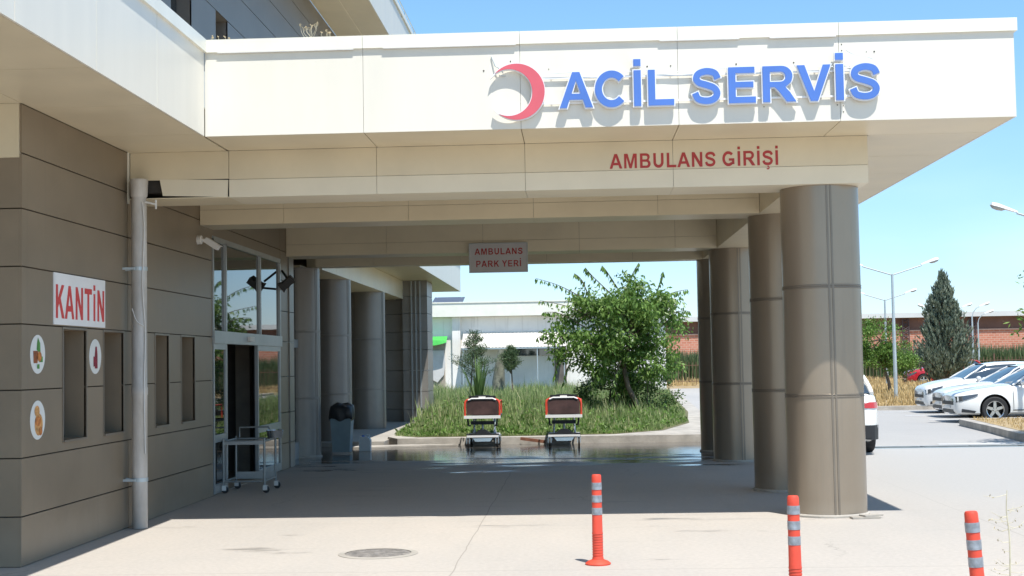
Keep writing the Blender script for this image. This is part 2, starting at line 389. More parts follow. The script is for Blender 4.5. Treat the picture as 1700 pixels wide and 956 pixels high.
def glyph(ch):
    w = W_
    rect = lambda x0, x1, y0, y1: [(x0, y0), (x1, y0), (x1, y1), (x0, y1)]
    if ch == 'I': return w, [[rect(0, w, 0, 1)]]
    if ch == 'İ': return w, [[rect(0, w, 0, 1)], [rect(0, w, 1.12, 1.31)]]
    if ch == 'i': return w, [[rect(0, w, 0, .86)], [rect(0, w, .97, 1.14)]]
    if ch == 'L': return .74, [[[(0, 0), (.74, 0), (.74, .17), (w, .17), (w, 1), (0, 1)]]]
    if ch == 'E': return .76, [[[(0, 0), (.76, 0), (.76, .17), (w, .17), (w, .43), (.70, .43), (.70, .59), (w, .59), (w, .83), (.74, .83), (.74, 1), (0, 1)]]]
    if ch == 'T': return .84, [[[(.32, 0), (.52, 0), (.52, .83), (.84, .83), (.84, 1), (0, 1), (0, .83), (.32, .83)]]]
    if ch == 'V': return .96, [[[(.38, 0), (.58, 0), (.96, 1), (.74, 1), (.48, .27), (.22, 1), (0, 1)]]]
    if ch == 'A': return 1.0, [[[(0, 0), (.215, 0), (.295, .225), (.70, .225), (.78, 0), (1, 0), (.61, 1), (.39, 1)], [(.36, .395), (.635, .395), (.498, .765)]]]
    if ch == 'N': return .82, [[[(0, 0), (.19, 0), (.19, .66), (.61, 0), (.82, 0), (.82, 1), (.63, 1), (.63, .35), (.21, 1), (0, 1)]]]
    if ch == 'M': return 1.0, [[[(0, 0), (.18, 0), (.18, .76), (.41, 0), (.59, 0), (.82, .76), (.82, 0), (1, 0), (1, 1), (.72, 1), (.50, .30), (.28, 1), (0, 1)]]]
    if ch == 'K': return .88, [[[(0, 0), (w, 0), (w, .31), (.34, .46), (.64, 0), (.90, 0), (.48, .60), (.87, 1), (.61, 1), (w, .57), (w, 1), (0, 1)]]]
    if ch == 'Y': return .92, [[[(.36, 0), (.56, 0), (.56, .42), (.92, 1), (.69, 1), (.46, .60), (.23, 1), (0, 1), (.36, .42)]]]
    if ch == 'U': return .80, [[band([(.1, 1), (.1, .7)]+arc(.40, .38, .30, .29, 180, 360, 16)+[(.70, .7), (.70, 1)], w)]]
    if ch == 'C': return .90, [[band(arc(.47, .5, .375, .415, 42, 318, 30), w)]]
    if ch == 'G': return .95, [[band(arc(.47, .5, .375, .415, 42, 318, 30), w*.98)], [[(.50, .36), (.93, .36), (.93, .52), (.50, .52)]], [[(.74, .12), (.93, .12), (.93, .358), (.74, .358)]]]
    if ch in 'SŞ':
        p = catmull([(.745, .70), (.66, .855), (.43, .912), (.20, .85), (.13, .72), (.21, .60), (.42, .53), (.64, .44), (.725, .29), (.63, .14), (.42, .088), (.18, .145), (.09, .315)], 5)
        g = [[band(p, .185)]]
        if ch == 'Ş': g.append([band([(.44, -.03), (.43, -.10), (.52, -.14), (.50, -.24), (.33, -.25)], .09)])
        return .83, g
    if ch == 'P': return .80, [[[(0, 0), (w, 0), (w, .37), (.42, .37)]+arc(.47, .685, .32, .315, -88, 90, 14)+[(0, 1)], [(w, .53), (.42, .53)]+arc(.44, .682, .145, .152, -85, 88, 10)+[(w, .835)]]]
    if ch == 'R': return .92, [[[(0, 0), (w, 0), (w, .41), (.33, .41), (.44, .30), (.66, 0), (.92, 0), (.74, .28), (.62, .41)]+arc(.52, .71, .31, .29, -50, 90, 12)+[(0, 1)], [(w, .56), (.47, .56)]+arc(.50, .70, .135, .138, -80, 88, 10)+[(w, .838)]]]
    if ch == 'B': return .85, [[[(0, 0)]+[(.50, 0)]+arc(.52, .28, .31, .28, -85, 60, 10)+arc(.48, .755, .29, .245, -40, 90, 10)+[(0, 1)], [(w, .16), (.50, .16)]+arc(.50, .29, .125, .13, -75, 80, 8)+[(w, .43)], [(w, .585), (.46, .585)]+arc(.46, .71, .12, .125, -75, 80, 8)+[(w, .84)]]]
    return .35, []
def grow(lp, e, outer=True):
    n = len(lp); A = sum(lp[i][0]*lp[(i+1) % n][1]-lp[(i+1) % n][0]*lp[i][1] for i in range(n))
    s = (1 if A > 0 else -1)*(1 if outer else -1)
    out = []
    for i in range(n):
        p0, p1, p2 = V(lp[i-1]), V(lp[i]), V(lp[(i+1) % n])
        a = (p1-p0); b = (p2-p1)
        if a.length < 1e-6 or b.length < 1e-6: out.append(tuple(p1)); continue
        a.normalize(); b.normalize()
        na, nb = V((a.y, -a.x)), V((b.y, -b.x)); q = na+nb
        if q.length < .3: q = na
        q.normalize(); k = 1/max(.5, q.dot(na))
        out.append(tuple(p1+q*e*k*s))
    return out
BR = {'A': (0, 0), 'V': (0, 0), 'Y': (0, 0), 'T': (.03, .03), 'C': (.06, .04), 'G': (.06, .09), 'S': (.05, .05), 'Ş': (.05, .05), 'L': (.10, .03), 'K': (.10, 0), 'P': (.10, .04), 'R': (.10, .0), 'B': (.10, .05), 'E': (.10, .05)}
def layout(txt, cap, width, gap=.17, space=.42):
    adv = 0; L_ = []; gap = gap-.08
    for ch in txt:
        if ch == ' ': adv += space; continue
        w, polys = glyph(ch); a, c = BR.get(ch, (.10, .10)); adv += a if L_ else 0; L_.append((ch, adv, w, polys)); adv += w+gap+c; last = c
    adv -= last
    sx = width/(adv-gap)
    out = []
    for ch, a, w, polys in L_:
        out.append((ch, [[[((a+x)*sx, y*cap) for x, y in lp] for lp in pl] for pl in polys]))
    return out

# ------------------------------------------------------------------ camera / world / sun
cam = bpy.data.cameras.new('camera'); co = bpy.data.objects.new('camera', cam); COL.objects.link(co); SC.camera = co
p_, y_, r_ = rad(3.05998692), rad(2.57197712), rad(-.98879681)
fwd = V((-sin(y_)*cos(p_), cos(y_)*cos(p_), sin(p_))); r0 = V((cos(y_), sin(y_), 0)); u0 = r0.cross(fwd)
rt = r0*cos(r_)+u0*sin(r_); up = -r0*sin(r_)+u0*cos(r_)
co.matrix_world = Matrix(((rt.x, up.x, -fwd.x, 0), (rt.y, up.y, -fwd.y, 0), (rt.z, up.z, -fwd.z, 1.7), (0, 0, 0, 1)))
cam.sensor_width = 36; cam.lens = 2322.16/1700*36; cam.clip_end = 3000; cam.clip_start = .05

KX, KY = -.21, .42
sd = V((KX, KY, -1)).normalized()
sun = bpy.data.lights.new('sun', 'SUN'); sun.energy = 4.6; sun.angle = rad(.53); sun.color = (1, .965, .90)
so = bpy.data.objects.new('sun', sun); COL.objects.link(so); so.rotation_euler = sd.to_track_quat('-Z', 'Y').to_euler(); so.location = (0, 0, 30)
w = bpy.data.worlds.new('World'); SC.world = w; w.use_nodes = True
nt = w.node_tree; bg = nt.nodes['Background']
sky = nt.nodes.new('ShaderNodeTexSky'); sky.sky_type = 'NISHITA'; sky.sun_disc = False
sky.sun_elevation = math.asin(-sd.z); sky.sun_rotation = math.atan2(-sd.x, -sd.y)
sky.air_density = 1.0; sky.dust_density = .1; sky.ozone_density = 3.5; sky.altitude = 300
tc = nt.nodes.new('ShaderNodeTexCoord'); mp = nt.nodes.new('ShaderNodeMapping'); mp.inputs['Scale'].default_value = (1, 1, 3.5)
nz = nt.nodes.new('ShaderNodeTexNoise'); nz.inputs['Scale'].default_value = 2.3; nz.inputs['Detail'].default_value = 7
rp = nt.nodes.new('ShaderNodeValToRGB'); rp.color_ramp.elements[0].position = .50; rp.color_ramp.elements[1].position = .78
rp.color_ramp.elements[1].color = (.30, .30, .30, 1)
sx = nt.nodes.new('ShaderNodeSeparateXYZ'); hz = nt.nodes.new('ShaderNodeMapRange')
hz.inputs['From Min'].default_value = .16; hz.inputs['From Max'].default_value = .04
mul = nt.nodes.new('ShaderNodeMath'); mul.operation = 'MULTIPLY'
mxw = nt.nodes.new('ShaderNodeMix'); mxw.data_type = 'RGBA'; mxw.inputs['B'].default_value = (9.5, 9.7, 10.5, 1)
LL = nt.links.new
LL(tc.outputs['Generated'], mp.inputs[0]); LL(mp.outputs[0], nz.inputs['Vector']); LL(nz.outputs['Fac'], rp.inputs[0])
LL(tc.outputs['Generated'], sx.inputs[0]); LL(sx.outputs['Z'], hz.inputs['Value'])
LL(rp.outputs[0], mul.inputs[0]); LL(hz.outputs[0], mul.inputs[1]); LL(mul.outputs[0], mxw.inputs['Factor'])
tint = nt.nodes.new('ShaderNodeMix'); tint.data_type = 'RGBA'; tint.blend_type = 'MULTIPLY'; tint.inputs['Factor'].default_value = 1; tint.inputs['B'].default_value = (.90, 1.08, 1.08, 1)
hz2 = nt.nodes.new('ShaderNodeMapRange'); hz2.inputs['From Min'].default_value = 0; hz2.inputs['From Max'].default_value = .24; LL(sx.outputs['Z'], hz2.inputs['Value'])
tc2 = nt.nodes.new('ShaderNodeMix'); tc2.data_type = 'RGBA'; LL(hz2.outputs[0], tc2.inputs['Factor']); tc2.inputs['A'].default_value = (.70, .79, 1.0, 1); tc2.inputs['B'].default_value = (.90, 1.10, 1.08, 1)
LL(tc2.outputs['Result'], tint.inputs['B'])
LL(sky.outputs[0], tint.inputs['A']); LL(tint.outputs['Result'], mxw.inputs['A']); LL(mxw.outputs['Result'], bg.inputs['Color']); bg.inputs['Strength'].default_value = .13
SC.view_settings.view_transform = 'Standard'; SC.view_settings.look = 'None'; SC.view_settings.exposure = .52; SC.view_settings.gamma = 1
SC.view_settings.use_curve_mapping = False
SC.render.engine = 'CYCLES'
SC.cycles.max_bounces = 8; SC.cycles.diffuse_bounces = 4; SC.cycles.glossy_bounces = 4; SC.cycles.sample_clamp_indirect = 6
SC.cycles.use_denoising = True

# ------------------------------------------------------------------ measures
XW, YC, XF, XR, YF, ZS, ZB, YB, ZT = -4.84, 12.03, -3.74, 4.425, 14.02, 4.06, 3.55, 14.99, 4.92
ROWS = [0, .435, .942, 1.535, 2.114, 2.62, 3.131, 3.62, 4.06]

# ------------------------------------------------------------------ ground
def sheet(name, poly, z, m, kind='structure', thick=None):
    b = MB()
    if thick: b.prism([poly], (0, 0, z-thick), (1, 0, 0), (0, 1, 0), (0, 0, thick))
    else:
        tri = tessellate_polygon([[V((x, y, 0)) for x, y in poly]])
        b.add([(x, y, z) for x, y in poly], [tuple(t) for t in tri])
    o = b.build(name, m); tag(o, kind=kind)
    if not thick and o.data.polygons[0].normal.z < 0: o.data.flip_normals()
    return o
sheet('ground', [(-400, -60), (400, -60), (400, 900), (-400, 900)], -.012, M['field'])
sheet('forecourt', [(-30, -20), (30, -20), (30, 26.3), (4.9, 26.5), (4.0, 30.5), (-30, 30.5)], 0, M['concrete'])
sheet('road', [(30, 26.3), (60, 26.3), (60, 44.9), (9.0, 44.9), (8.6, 47), (8.6, 84), (-40, 84), (-40, 30.5), (4.0, 30.5), (4.9, 26.5)], -.004, M['asphalt'])

# ------------------------------------------------------------------ hospital building (left wing)
hb = thing('hospital_building', (XW, YC, 0), 'brown clad hospital wing with cream overhanging fascia on the left', 'building')
G = .012
def clad_x(b, x, y0, y1, rows, th=.02, g=G):
    for a, c in zip(rows[:-1], rows[1:]):
        b.box(x-th, x, y0, y1, a+g/2, c-g/2)
# backing core
b = MB(); b.box(-13, XW-.5, YC+.3, 18.46, 0, 4.05); b.box(XW-.3, XW-.022, YC+.02, 18.46, 0, .499)
b.build('wall_core', M['gap'], hb)
slots = [(13.02, 13.64), (14.16, 14.78), (15.92, 16.45), (16.99, 17.58)]
SZ0, SZ1 = 1.045, 2.09
b = MB()
for i, (a, c) in enumerate(zip(ROWS[:-1], ROWS[1:])):
    if i in (2, 3):
        ys = [YC]+[t for s in slots for t in s]+[18.46]
        z0 = SZ0 if i == 2 else a+G/2; z1 = c-G/2 if i == 2 else SZ1
        for k in range(0, len(ys), 2): b.box(XW-.02, XW, ys[k], ys[k+1], a+G/2, c-G/2)
        for s in slots:
            if i == 2: b.box(XW-.02, XW, s[0], s[1], a+G/2, SZ0)
            else: b.box(XW-.02, XW, s[0], s[1], SZ1, c-G/2)
    else:
        for u, v in ((YC, 14.93), (14.942, 18.46)): b.box(XW-.02, XW, u, v, a+G/2, c-G/2)
# front-facing wall left of the corner
for a, c in zip(ROWS[:-2], ROWS[1:-1]):
    b.box(-13, XW-.021, YC, YC+.02, a+G/2, c-G/2)
b.build('wall_cladding', M['brown'], hb)
# dark joints behind cladding, in strips between the niches
b = MB()
ys = [YC+.03]+[t for s in slots for t in s]+[18.45]
for k in range(0, len(ys), 2): b.box(XW-.30, XW-.022, ys[k]+.006, ys[k+1]-.006, .5, 2.6)
for s in slots:
    b.box(XW-.30, XW-.022, s[0], s[1], .5, SZ0-.001); b.box(XW-.30, XW-.022, s[0], s[1], SZ1+.001, 2.6)
b.box(XW-.30, XW-.022, YC+.03, 18.45, 2.6, 4.05)
b.build('joint_backing', mat('brown_joint', (.085, .066, .046), .9), hb)
for s in slots:
    b = MB(); d = .24; x0 = XW-d
    b.add([(x0, s[0], SZ0), (x0, s[1], SZ0), (x0, s[1], SZ1), (x0, s[0], SZ1), (XW-.003, s[0], SZ0), (XW-.003, s[1], SZ0), (XW-.003, s[1], SZ1), (XW-.003, s[0], SZ1)],
          [(0, 1, 2, 3), (0, 4, 5, 1), (3, 2, 6, 7), (0, 3, 7, 4), (1, 5, 6, 2)])
    n = b.build('window_niche', M['brown'], hb, fix=False)
    q = MB(); q.box(x0+.002, x0+.03, s[0]+.02, s[1]-.02, SZ0+.02, SZ1-.02); q.build('shutter_panel', M['taupe'], n)
    q = MB(); e = .022; X_ = XW+.006
    q.box(XW-.02, X_, s[0]-e, s[0]-.001, SZ0-e, SZ1+e); q.box(XW-.02, X_, s[1]+.001, s[1]+e, SZ0-e, SZ1+e); q.box(XW-.02, X_, s[0], s[1], SZ1+.001, SZ1+e); q.box(XW-.02, X_+.012, s[0], s[1], SZ0-e, SZ0-.001)
    q.build('window_frame', M['coltrim'], n)
# cream beam over the front-facing wall
b = MB(); b.box(-13, XW-.022, YC-.02, YC+.3, 3.58, ZS-.002); b.build('wall_beam', M['cream_beam'], hb)
# thin pale trim where the canopy beam meets the wall
b = MB(); b.box(XW, XW+.012, YB-.06, YB-.02, 3.5, ZS-.002); b.build('edge_trim', M['coping'], hb)

# entrance front: brown band above, pillars right of the door
b = MB()
for a, c in ((3.47, 3.62), (3.632, 4.06)): b.box(XW-.02, XW, 18.46, 22.78, a, c)
for a, c in zip(ROWS[:-1], ROWS[1:]): b.box(XW-.25, XW, 22.79, 23.40, a+G/2, c-G/2)
b.build('entrance_cladding', M['brown'], hb)
b = MB()
for a, c in zip(ROWS[:-1], ROWS[1:]): b.box(XW-.22, XW+.02, 23.42, 23.78, a+G/2, c-G/2)
b.build('entrance_pilaster', M['greycol'], hb)
# lobby
b = MB()
b.box(-13, -5.0, 18.47, 18.6, 0, 3.5); b.box(-13, -12.9, 18.6, 26, 0, 3.5); b.box(-13, -5.1, 22.85, 23.0, 0, 3.5); b.box(-12.9, -4.9, 18.6, 22.85, 3.46, 3.5)
b.build('lobby_wall', M['dark'], hb)
b = MB(); b.box(-5.50, -5.27, 22.4, 22.6, .013, 3.45); b.build('lobby_pillar', M['dark2'], hb)
b = MB(); b.box(-12.9, XW-.03, 18.6, 22.84, .001, .012); b.build('lobby_floor', M['dark2'], hb)
# glazed front
dr = MB(); x0, x1 = XW-.06, XW+.012
for y in (18.50, 19.19, 21.31, 22.74): dr.box(x0, x1, y-.03, y+.03, 2.20, 3.44)
dr.box(x0, x1, 18.47, 22.77, 3.40, 3.47)
DF = dr.build('door_frame', M['alu'], hb)
b = MB(); b.box(XW-.12, XW+.03, 18.47, 22.77, 2.03, 2.199); t = b.build('door_header', M['alu'], hb)
b = MB(); b.box(XW+.031, XW+.07, 20.35, 20.62, 2.08, 2.15); b.build('door_sensor', M['offwhite'], t)
for a, c in ((18.53, 19.16), (19.22, 21.28), (21.34, 22.71)):
    b = MB(); b.box(XW-.03, XW-.02, a, c, 2.20, 3.40); b.build('transom_window', M['glass'], hb)
def leafdoor(y0, y1, x, rails=True):
    d = MB(); 
    d.box(x-.025, x+.025, y0, y0+.06, .02, 2.03); d.box(x-.025, x+.025, y1-.06, y1, .02, 2.03)
    d.box(x-.025, x+.025, y0+.06, y1-.06, .02, .14); d.box(x-.025, x+.025, y0+.06, y1-.06, 1.95, 2.03); d.box(x-.025, x+.025, y0+.06, y1-.06, .70, .80)
    f = d.build('sliding_door', M['alu'], hb)
    for z0, z1 in ((.14, .70), (.80, 1.95)):
        g = MB(); g.box(x-.006, x+.006, y0+.06, y1-.06, z0, z1); g.build('pane', M['glass'], f)
leafdoor(18.50, 19.24, XW-.02); leafdoor(21.10, 22.76, XW-.02)
# side window beyond the pilaster
b = MB(); b.box(XW-.42, XW-.38, 23.80, 25.9, 0, 3.5); s_ = b.build('side_window', M['glass'], hb)
b = MB(); b.box(XW-.38, XW-.33, 23.80, 25.9, 0, .30); b.box(XW-.38, XW-.33, 23.80, 25.9, 2.05, 2.20); b.box(XW-.38, XW-.33, 24.9, 24.97, .3, 2.05); b.build('frame', M['alu'], s_)
# columns of the recessed arcade and its deep wall
def seam_column(x, y, r, m, mt, parent, z1=ZB, ang=-1.50, rings=(1.29, 2.46), two=False):
    b = MB(); b.lathe([(r, 0), (r, z1)], (x, y, 0), 64); c = b.build('column', m, parent, smooth=40)
    t = MB()
    for z in rings: t.lathe([(r, z-.022), (r+.006, z-.018), (r+.006, z-.006), (r+.001, z-.002), (r+.001, z+.002), (r+.006, z+.006), (r+.006, z+.018), (r, z+.022)], (x, y, 0), 64)
    for k in range(3):
        a = ang+k*2*pi/3
        for da in (-.05, .05):
            ca, sa = cos(a+da), sin(a+da); w = .010; u = V((-sa, ca, 0)); o_ = V((x, y, 0))+V((ca, sa, 0))*(r-.004)
            t.prism([[(-w, 0.02), (w, 0.02), (w, z1-.01), (-w, z1-.01)]], o_, u, (0, 0, 1), V((ca, sa, 0))*.010)
    t.build('joint_trim', mt, c, smooth=30)
    t = MB(); t.lathe([(r+.004, 0.0), (r+.022, 0.0), (r+.022, .02), (r+.004, .035)], (x, y, 0), 64); t.build('base_ring', M['kerb'], c, smooth=30)
    return c
for y in (26.3, 30.0, 35.4): seam_column(-5.27, y, .43, M['greycol'], M['greycol'], hb, rings=(1.1, 2.35), ang=-.4)
b = MB()
for a, c in zip(ROWS[:-2], ROWS[1:-1]): b.box(-6.6, -6.58, 26, 39.6, a+G/2, c-G/2)
b.build('arcade_wall', M['brown'], hb)
b = MB(); b.box(-7, -6.61, 25.9, 39.6, 0, 4); b.box(-7, -5.26, 25.6, 25.9, 0, 3.54); b.build('arcade_core', M['gap'], hb)
b = MB(); b.box(-6.6, XW-.3, 26.0, 45, ZB, ZB+.05); b.build('arcade_ceiling', M['cream_beam'], hb)
b = MB()
for k in range(8): b.box(XW-.3, XW, 26.62+k*1.61+.004, 26.62+(k+1)*1.61-.004, ZB, ZS-.002)
b.build('arcade_beam', M['cream_beam'], hb)
# far pier with vertical strips
b = MB()
for a, c in zip(ROWS[:-1], ROWS[1:]):
    b.box(-6.6, XW-.05, 39.6, 39.9, a+G/2, min(c, ZB)-G/2) if a < ZB-.1 else None
    b.box(XW-.02, -4.16, 39.2, 40.6, a+G/2, c-G/2)
b.build('far_pier', M['greycol'], hb)
b = MB()
for x in (-4.60, -4.48, -4.36): b.box(x-.018, x+.018, 39.13, 39.198, 0, ZS-.01)
b.build('pier_strip', M['alu'], hb)
b = MB()
for a, c in zip(ROWS[:-1], ROWS[1:]): b.box(-8, XW-.06, 40.0, 45.7, a+G/2, c-G/2)
b.build('far_wall', M['greycol'], hb)

# soffit, fascia and coping of the wing
def soffit(b, x0, x1, y0, y1, z, st=1.61, g=.008, xs=None):
    xs = xs or [x0, x1]
    for u, v in zip(xs[:-1], xs[1:]):
        y = y0
        while y < y1-.01:
            e = min(y+st, y1); b.box(u+g/2, v-g/2, y+g/2, e-g/2, z, z+.02); y = e
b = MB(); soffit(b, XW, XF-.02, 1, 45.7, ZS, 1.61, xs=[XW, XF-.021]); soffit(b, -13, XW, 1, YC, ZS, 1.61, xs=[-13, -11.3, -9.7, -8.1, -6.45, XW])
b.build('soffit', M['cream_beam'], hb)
b = MB(); b.box(-13, XF-.03, 1, 45.7, ZS+.022, ZS+.30); b.build('soffit_core', M['gapc'], hb)
def fascia_x(b, x, y0, y1, z0, z1, st=1.61):
    y = y1
    while y > y0: e = max(y-st, y0); b.box(x-.02, x, e+.004, y-.004, z0, z1); y = e
b = MB(); fascia_x(b, XF, 1, YF-.021, ZS, ZT); b.build('fascia', M['cream'], hb)
b = MB(); fascia_x(b, XF, 26.36, 45.7, ZS, ZT); b.build('fascia', M['cream'], hb)
b = MB(); b.box(XF-.2, XF+.03, 1, YF-.03, ZT, 5.05); b.box(XF-.2, XF+.03, 26.36, 45.7, ZT, 5.05); b.box(-13, XF-.21, 1, 45.7, 4.5, 4.9); b.build('coping', M['coping'], hb)
# upper storey
UR = [4.9, 5.45, 5.97, 6.60, 7.12, 7.62, 8.09, 8.53]
us = [(11.1, 11.8), (12.6, 13.3), (14.2, 14.9), (16.60, 17.52), (18.73, 19.39), (20.6, 21.25), (22.5, 23.15), (24.3, 24.95), (26.2, 26.9), (28, 28.7)]
b = MB()
for i, (a, c) in enumerate(zip(UR[:-1], UR[1:])):
    if i == 2 or i == 1:
        ys = [3]+[t for s in us for t in s]+[45]
        for k in range(0, len(ys), 2): b.box(XW-.02, XW, ys[k], ys[k+1], a+G/2, c-G/2)
    else: b.box(XW-.02, XW, 3, 45, a+G/2, c-G/2)
b.build('upper_cladding', M['taupe'], hb)
for s in us:
    b = MB(); z0, z1 = 5.46, 6.59; x0 = XW-.22
    b.add([(x0, s[0], z0), (x0, s[1], z0), (x0, s[1], z1), (x0, s[0], z1), (XW-.003, s[0], z0), (XW-.003, s[1], z0), (XW-.003, s[1], z1), (XW-.003, s[0], z1)],
          [(0, 1, 2, 3), (0, 4, 5, 1), (3, 2, 6, 7), (0, 3, 7, 4), (1, 5, 6, 2)])
    n = b.build('upper_window', M['taupe'], hb, fix=False)
    q = MB(); q.box(x0+.003, x0+.03, s[0]+.02, s[1]-.02, z0+.02, z1-.02); q.build('pane', M['glass'], n)
b = MB(); b.box(XW-.5, XW-.24, 3, 45, 5, 8.6); b.build('upper_core', M['gap'], hb)
b = MB(); soffit(b, XW, XF, 3, 45, 8.53, 3.2, g=.006, xs=[XW, -4.30, XF-.02]); b.build('upper_soffit', M['cream_beam'], hb)
b = MB(); fascia_x(b, XF, 3, 45, 8.53, 9.45, 3.2); b.box(XF-.3, XF-.03, 3, 45, 8.6, 9.4); b.build('upper_fascia', M['cream'], hb)
b = MB(); b.box(XF-.2, XF+.035, 3, 45, 9.45, 9.55); b.build('upper_coping', M['coping'], hb)
b = MB()
for k in range(20): b.tube([(XF-.03, 10+k*1.8, 9.55), (XF-.03, 10+k*1.8, 9.78)], .012, 6)
b.tube([(XF-.03, 5, 9.78), (XF-.03, 45, 9.78)], .014, 6); b.build('roof_railing', M['galv'], hb)

# ------------------------------------------------------------------ entrance canopy
cp = thing('entrance_canopy', (2.79, 15.45, 0), 'large cream panelled ambulance canopy on four round brown columns', 'canopy')
JX = [XF, -2.11, -.51, 1.08, 2.69, XR]
b = MB()
for u, v in zip(JX[:-1], JX[1:]): b.box(u+.002, v-.002, YF, YF+.02, ZS, ZT)
b.build('fascia', M['cream'], cp)
b = MB(); y = YF+.021; 
while y < 26.25: e = min(y+1.61, 26.30); b.box(XR-.02, XR, y+.003, e-.003, ZS, ZT); y = e
b.box(XF, XR-.02, 26.32, 26.34, ZS, 4.34); b.build('side_fascia', M['cream'], cp)
b = MB()
for u, v in zip([XF-.0]+JX[1:-1], JX[1:-1]+[XR+.03]): b.box(u+.002, v-.002, YF-.03, YF+.2, ZT, 5.05)
b.box(XR-.2, XR+.03, YF+.201, 26.35, ZT, 5.05)
b.build('coping', M['coping'], cp)
b = MB(); b.box(XF+.001, XR-.022, YF+.022, 26.315, ZS+.022, 4.33); b.build('roof_slab', M['gapc'], cp)
b = MB(); b.box(XF+.001, XR-.022, YF+.022, YF+.3, 4.331, 4.9); b.build('parapet', M['coping'], cp)
b = MB()
soffit(b, XF, XR, YF+.021, YB, ZS, 1.0, xs=[XF+.0, -2.11, -.51, 1.08, 2.69, XR-.021])
for (y0, y1) in ((15.69, 17.86), (18.52, 23.26), (23.93, 25.89)): soffit(b, 0, 0, y0, y1, ZS, 1.09, xs=[XF, -2.11, -.51, 1.08, 2.37])
soffit(b, 0, 0, YB, 26.31, ZS, 1.61, xs=[3.16, XR-.021])
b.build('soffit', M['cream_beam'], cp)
b = MB(); random.seed(5)
for k in range(15):
    x = random.uniform(-.9, 3.2); z = random.choice((4.60, 4.66, 4.34, 4.22, 4.75)); b.lathe([(0, -.004), (random.uniform(.004, .009), -.003), (.004, 0)], (x, YF-.001, z), 8, 'Y')
for k in range(12): b.lathe([(0, -.004), (.006, -.003), (.004, 0)], (2.72, YF-.001, 4.15+k*.062), 8, 'Y')
b.build('fixing_hole', M['gap'], cp)
b = MB(); b.box(-3.6, -2.2, YF-.034, YF-.012, ZT-.012, ZT-.002); b.box(-1.9, -.55, YF-.036, YF-.012, ZT-.010, ZT-.002); b.box(.9, 1.7, YF-.034, YF-.012, ZT-.012, ZT-.002); b.box(2.0, 2.66, YF-.040, YF-.012, ZT-.014, ZT-.002)
b.build('drip_edge', M['offwhite'], cp)
# beams
def beam(y0, y1, x0, x1, joints, mats, split=3.745):
    js = [x0]+[j for j in joints if x0+.05 < j < x1-.05]+[x1]
    t = MB()
    for u, v in zip(js[:-1], js[1:]): t.box(u+.002, v-.002, y0, y0+.016, split+.002, ZS-.002)
    o = t.build('beam_upper_panel', mats[0], cp)
    t = MB()
    for u, v in zip(js[:-1], js[1:]): t.box(u+.002, v-.002, y0-.001, y0+.016, ZB, split-.002)
    for u, v in zip(js[:-1], js[1:]): t.box(u+.002, v-.002, y0+.017, y1-.017, ZB, ZB+.014)
    for u, v in zip(js[:-1], js[1:]): t.box(u+.002, v-.002, y1-.016, y1, ZB, ZS-.002)
    t.build('beam_lower_panel', mats[1], cp)
    t = MB(); t.box(x0+.004, x1-.004, y0+.018, y1-.018, ZB+.016, ZS-.003); t.build('beam_core', M['gapc'], cp)
BJ = [XF, -2.12, -.51, 1.08]
# front beam: right of the broken corner, then the broken corner itself
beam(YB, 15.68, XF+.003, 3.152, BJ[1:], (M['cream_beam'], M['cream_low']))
b = MB(); b.box(XW+.013, XF-.001, YB, YB+.016, 3.755, ZS-.002); b.build('beam_upper_panel', M['cream_beam'], cp)
b = MB(); Rm = Matrix.Translation((XF, YB-.004, 3.745)) @ Matrix.Rotation(rad(2.2), 4, 'Y')
b.prism([[(-.72, -.19), (-.006, -.19), (-.006, -.004), (-.76, -.012)]], Rm @ V((0, 0, 0)), Rm.to_3x3() @ V((1, 0, 0)), Rm.to_3x3() @ V((0, 0, 1)), (0, .016, 0))
o = b.build('loose_panel', M['cream_low'], cp); o['label'] = 'loose tilted lower beam panel beside the drainpipe'
b = MB(); b.box(XW+.02, XF, YB+.05, 15.67, 3.62, ZS-.003); b.build('hole_core', M['gap'], cp)
b = MB(); b.box(XW+.002, XF, YB+.16, 15.68, ZB, ZB+.014); b.box(XW+.002, XF, YB+.002, YB+.14, ZB, ZB+.01); b.build('beam_underside', M['cream_beam'], cp)
beam(17.86, 18.51, XW+.003, 2.37, BJ, (M['cream_beam'], M['cream_beam']))
beam(23.26, 23.92, XW+.003, 2.37, [x+.6 for x in BJ], (M['cream_beam'], M['cream_beam']))
beam(25.9, 26.31, XW+.003, 3.152, BJ, (M['cream_beam'], M['cream_beam']))
b = MB()
for y0, y1 in ((15.69, 18.19), (18.20, 20.85), (20.86, 23.5), (23.51, 25.89)):
    b.box(2.374, 2.39, y0+.003, y1-.003, ZB, ZS-.002); b.box(3.136, 3.152, y0+.003, y1-.003, ZB, ZS-.002); b.box(2.391, 3.135, y0+.003, y1-.003, ZB, ZB+.014)
b.build('side_beam', M['cream_beam'], cp)
b = MB(); b.box(2.392, 3.134, 15.69, 25.89, ZB+.016, ZS-.003); b.build('side_beam_core', M['gapc'], cp)
for y in (15.45, 18.35, 23.75, 26.2): seam_column(2.70, y, .42, M['column'], M['coltrim'], cp)

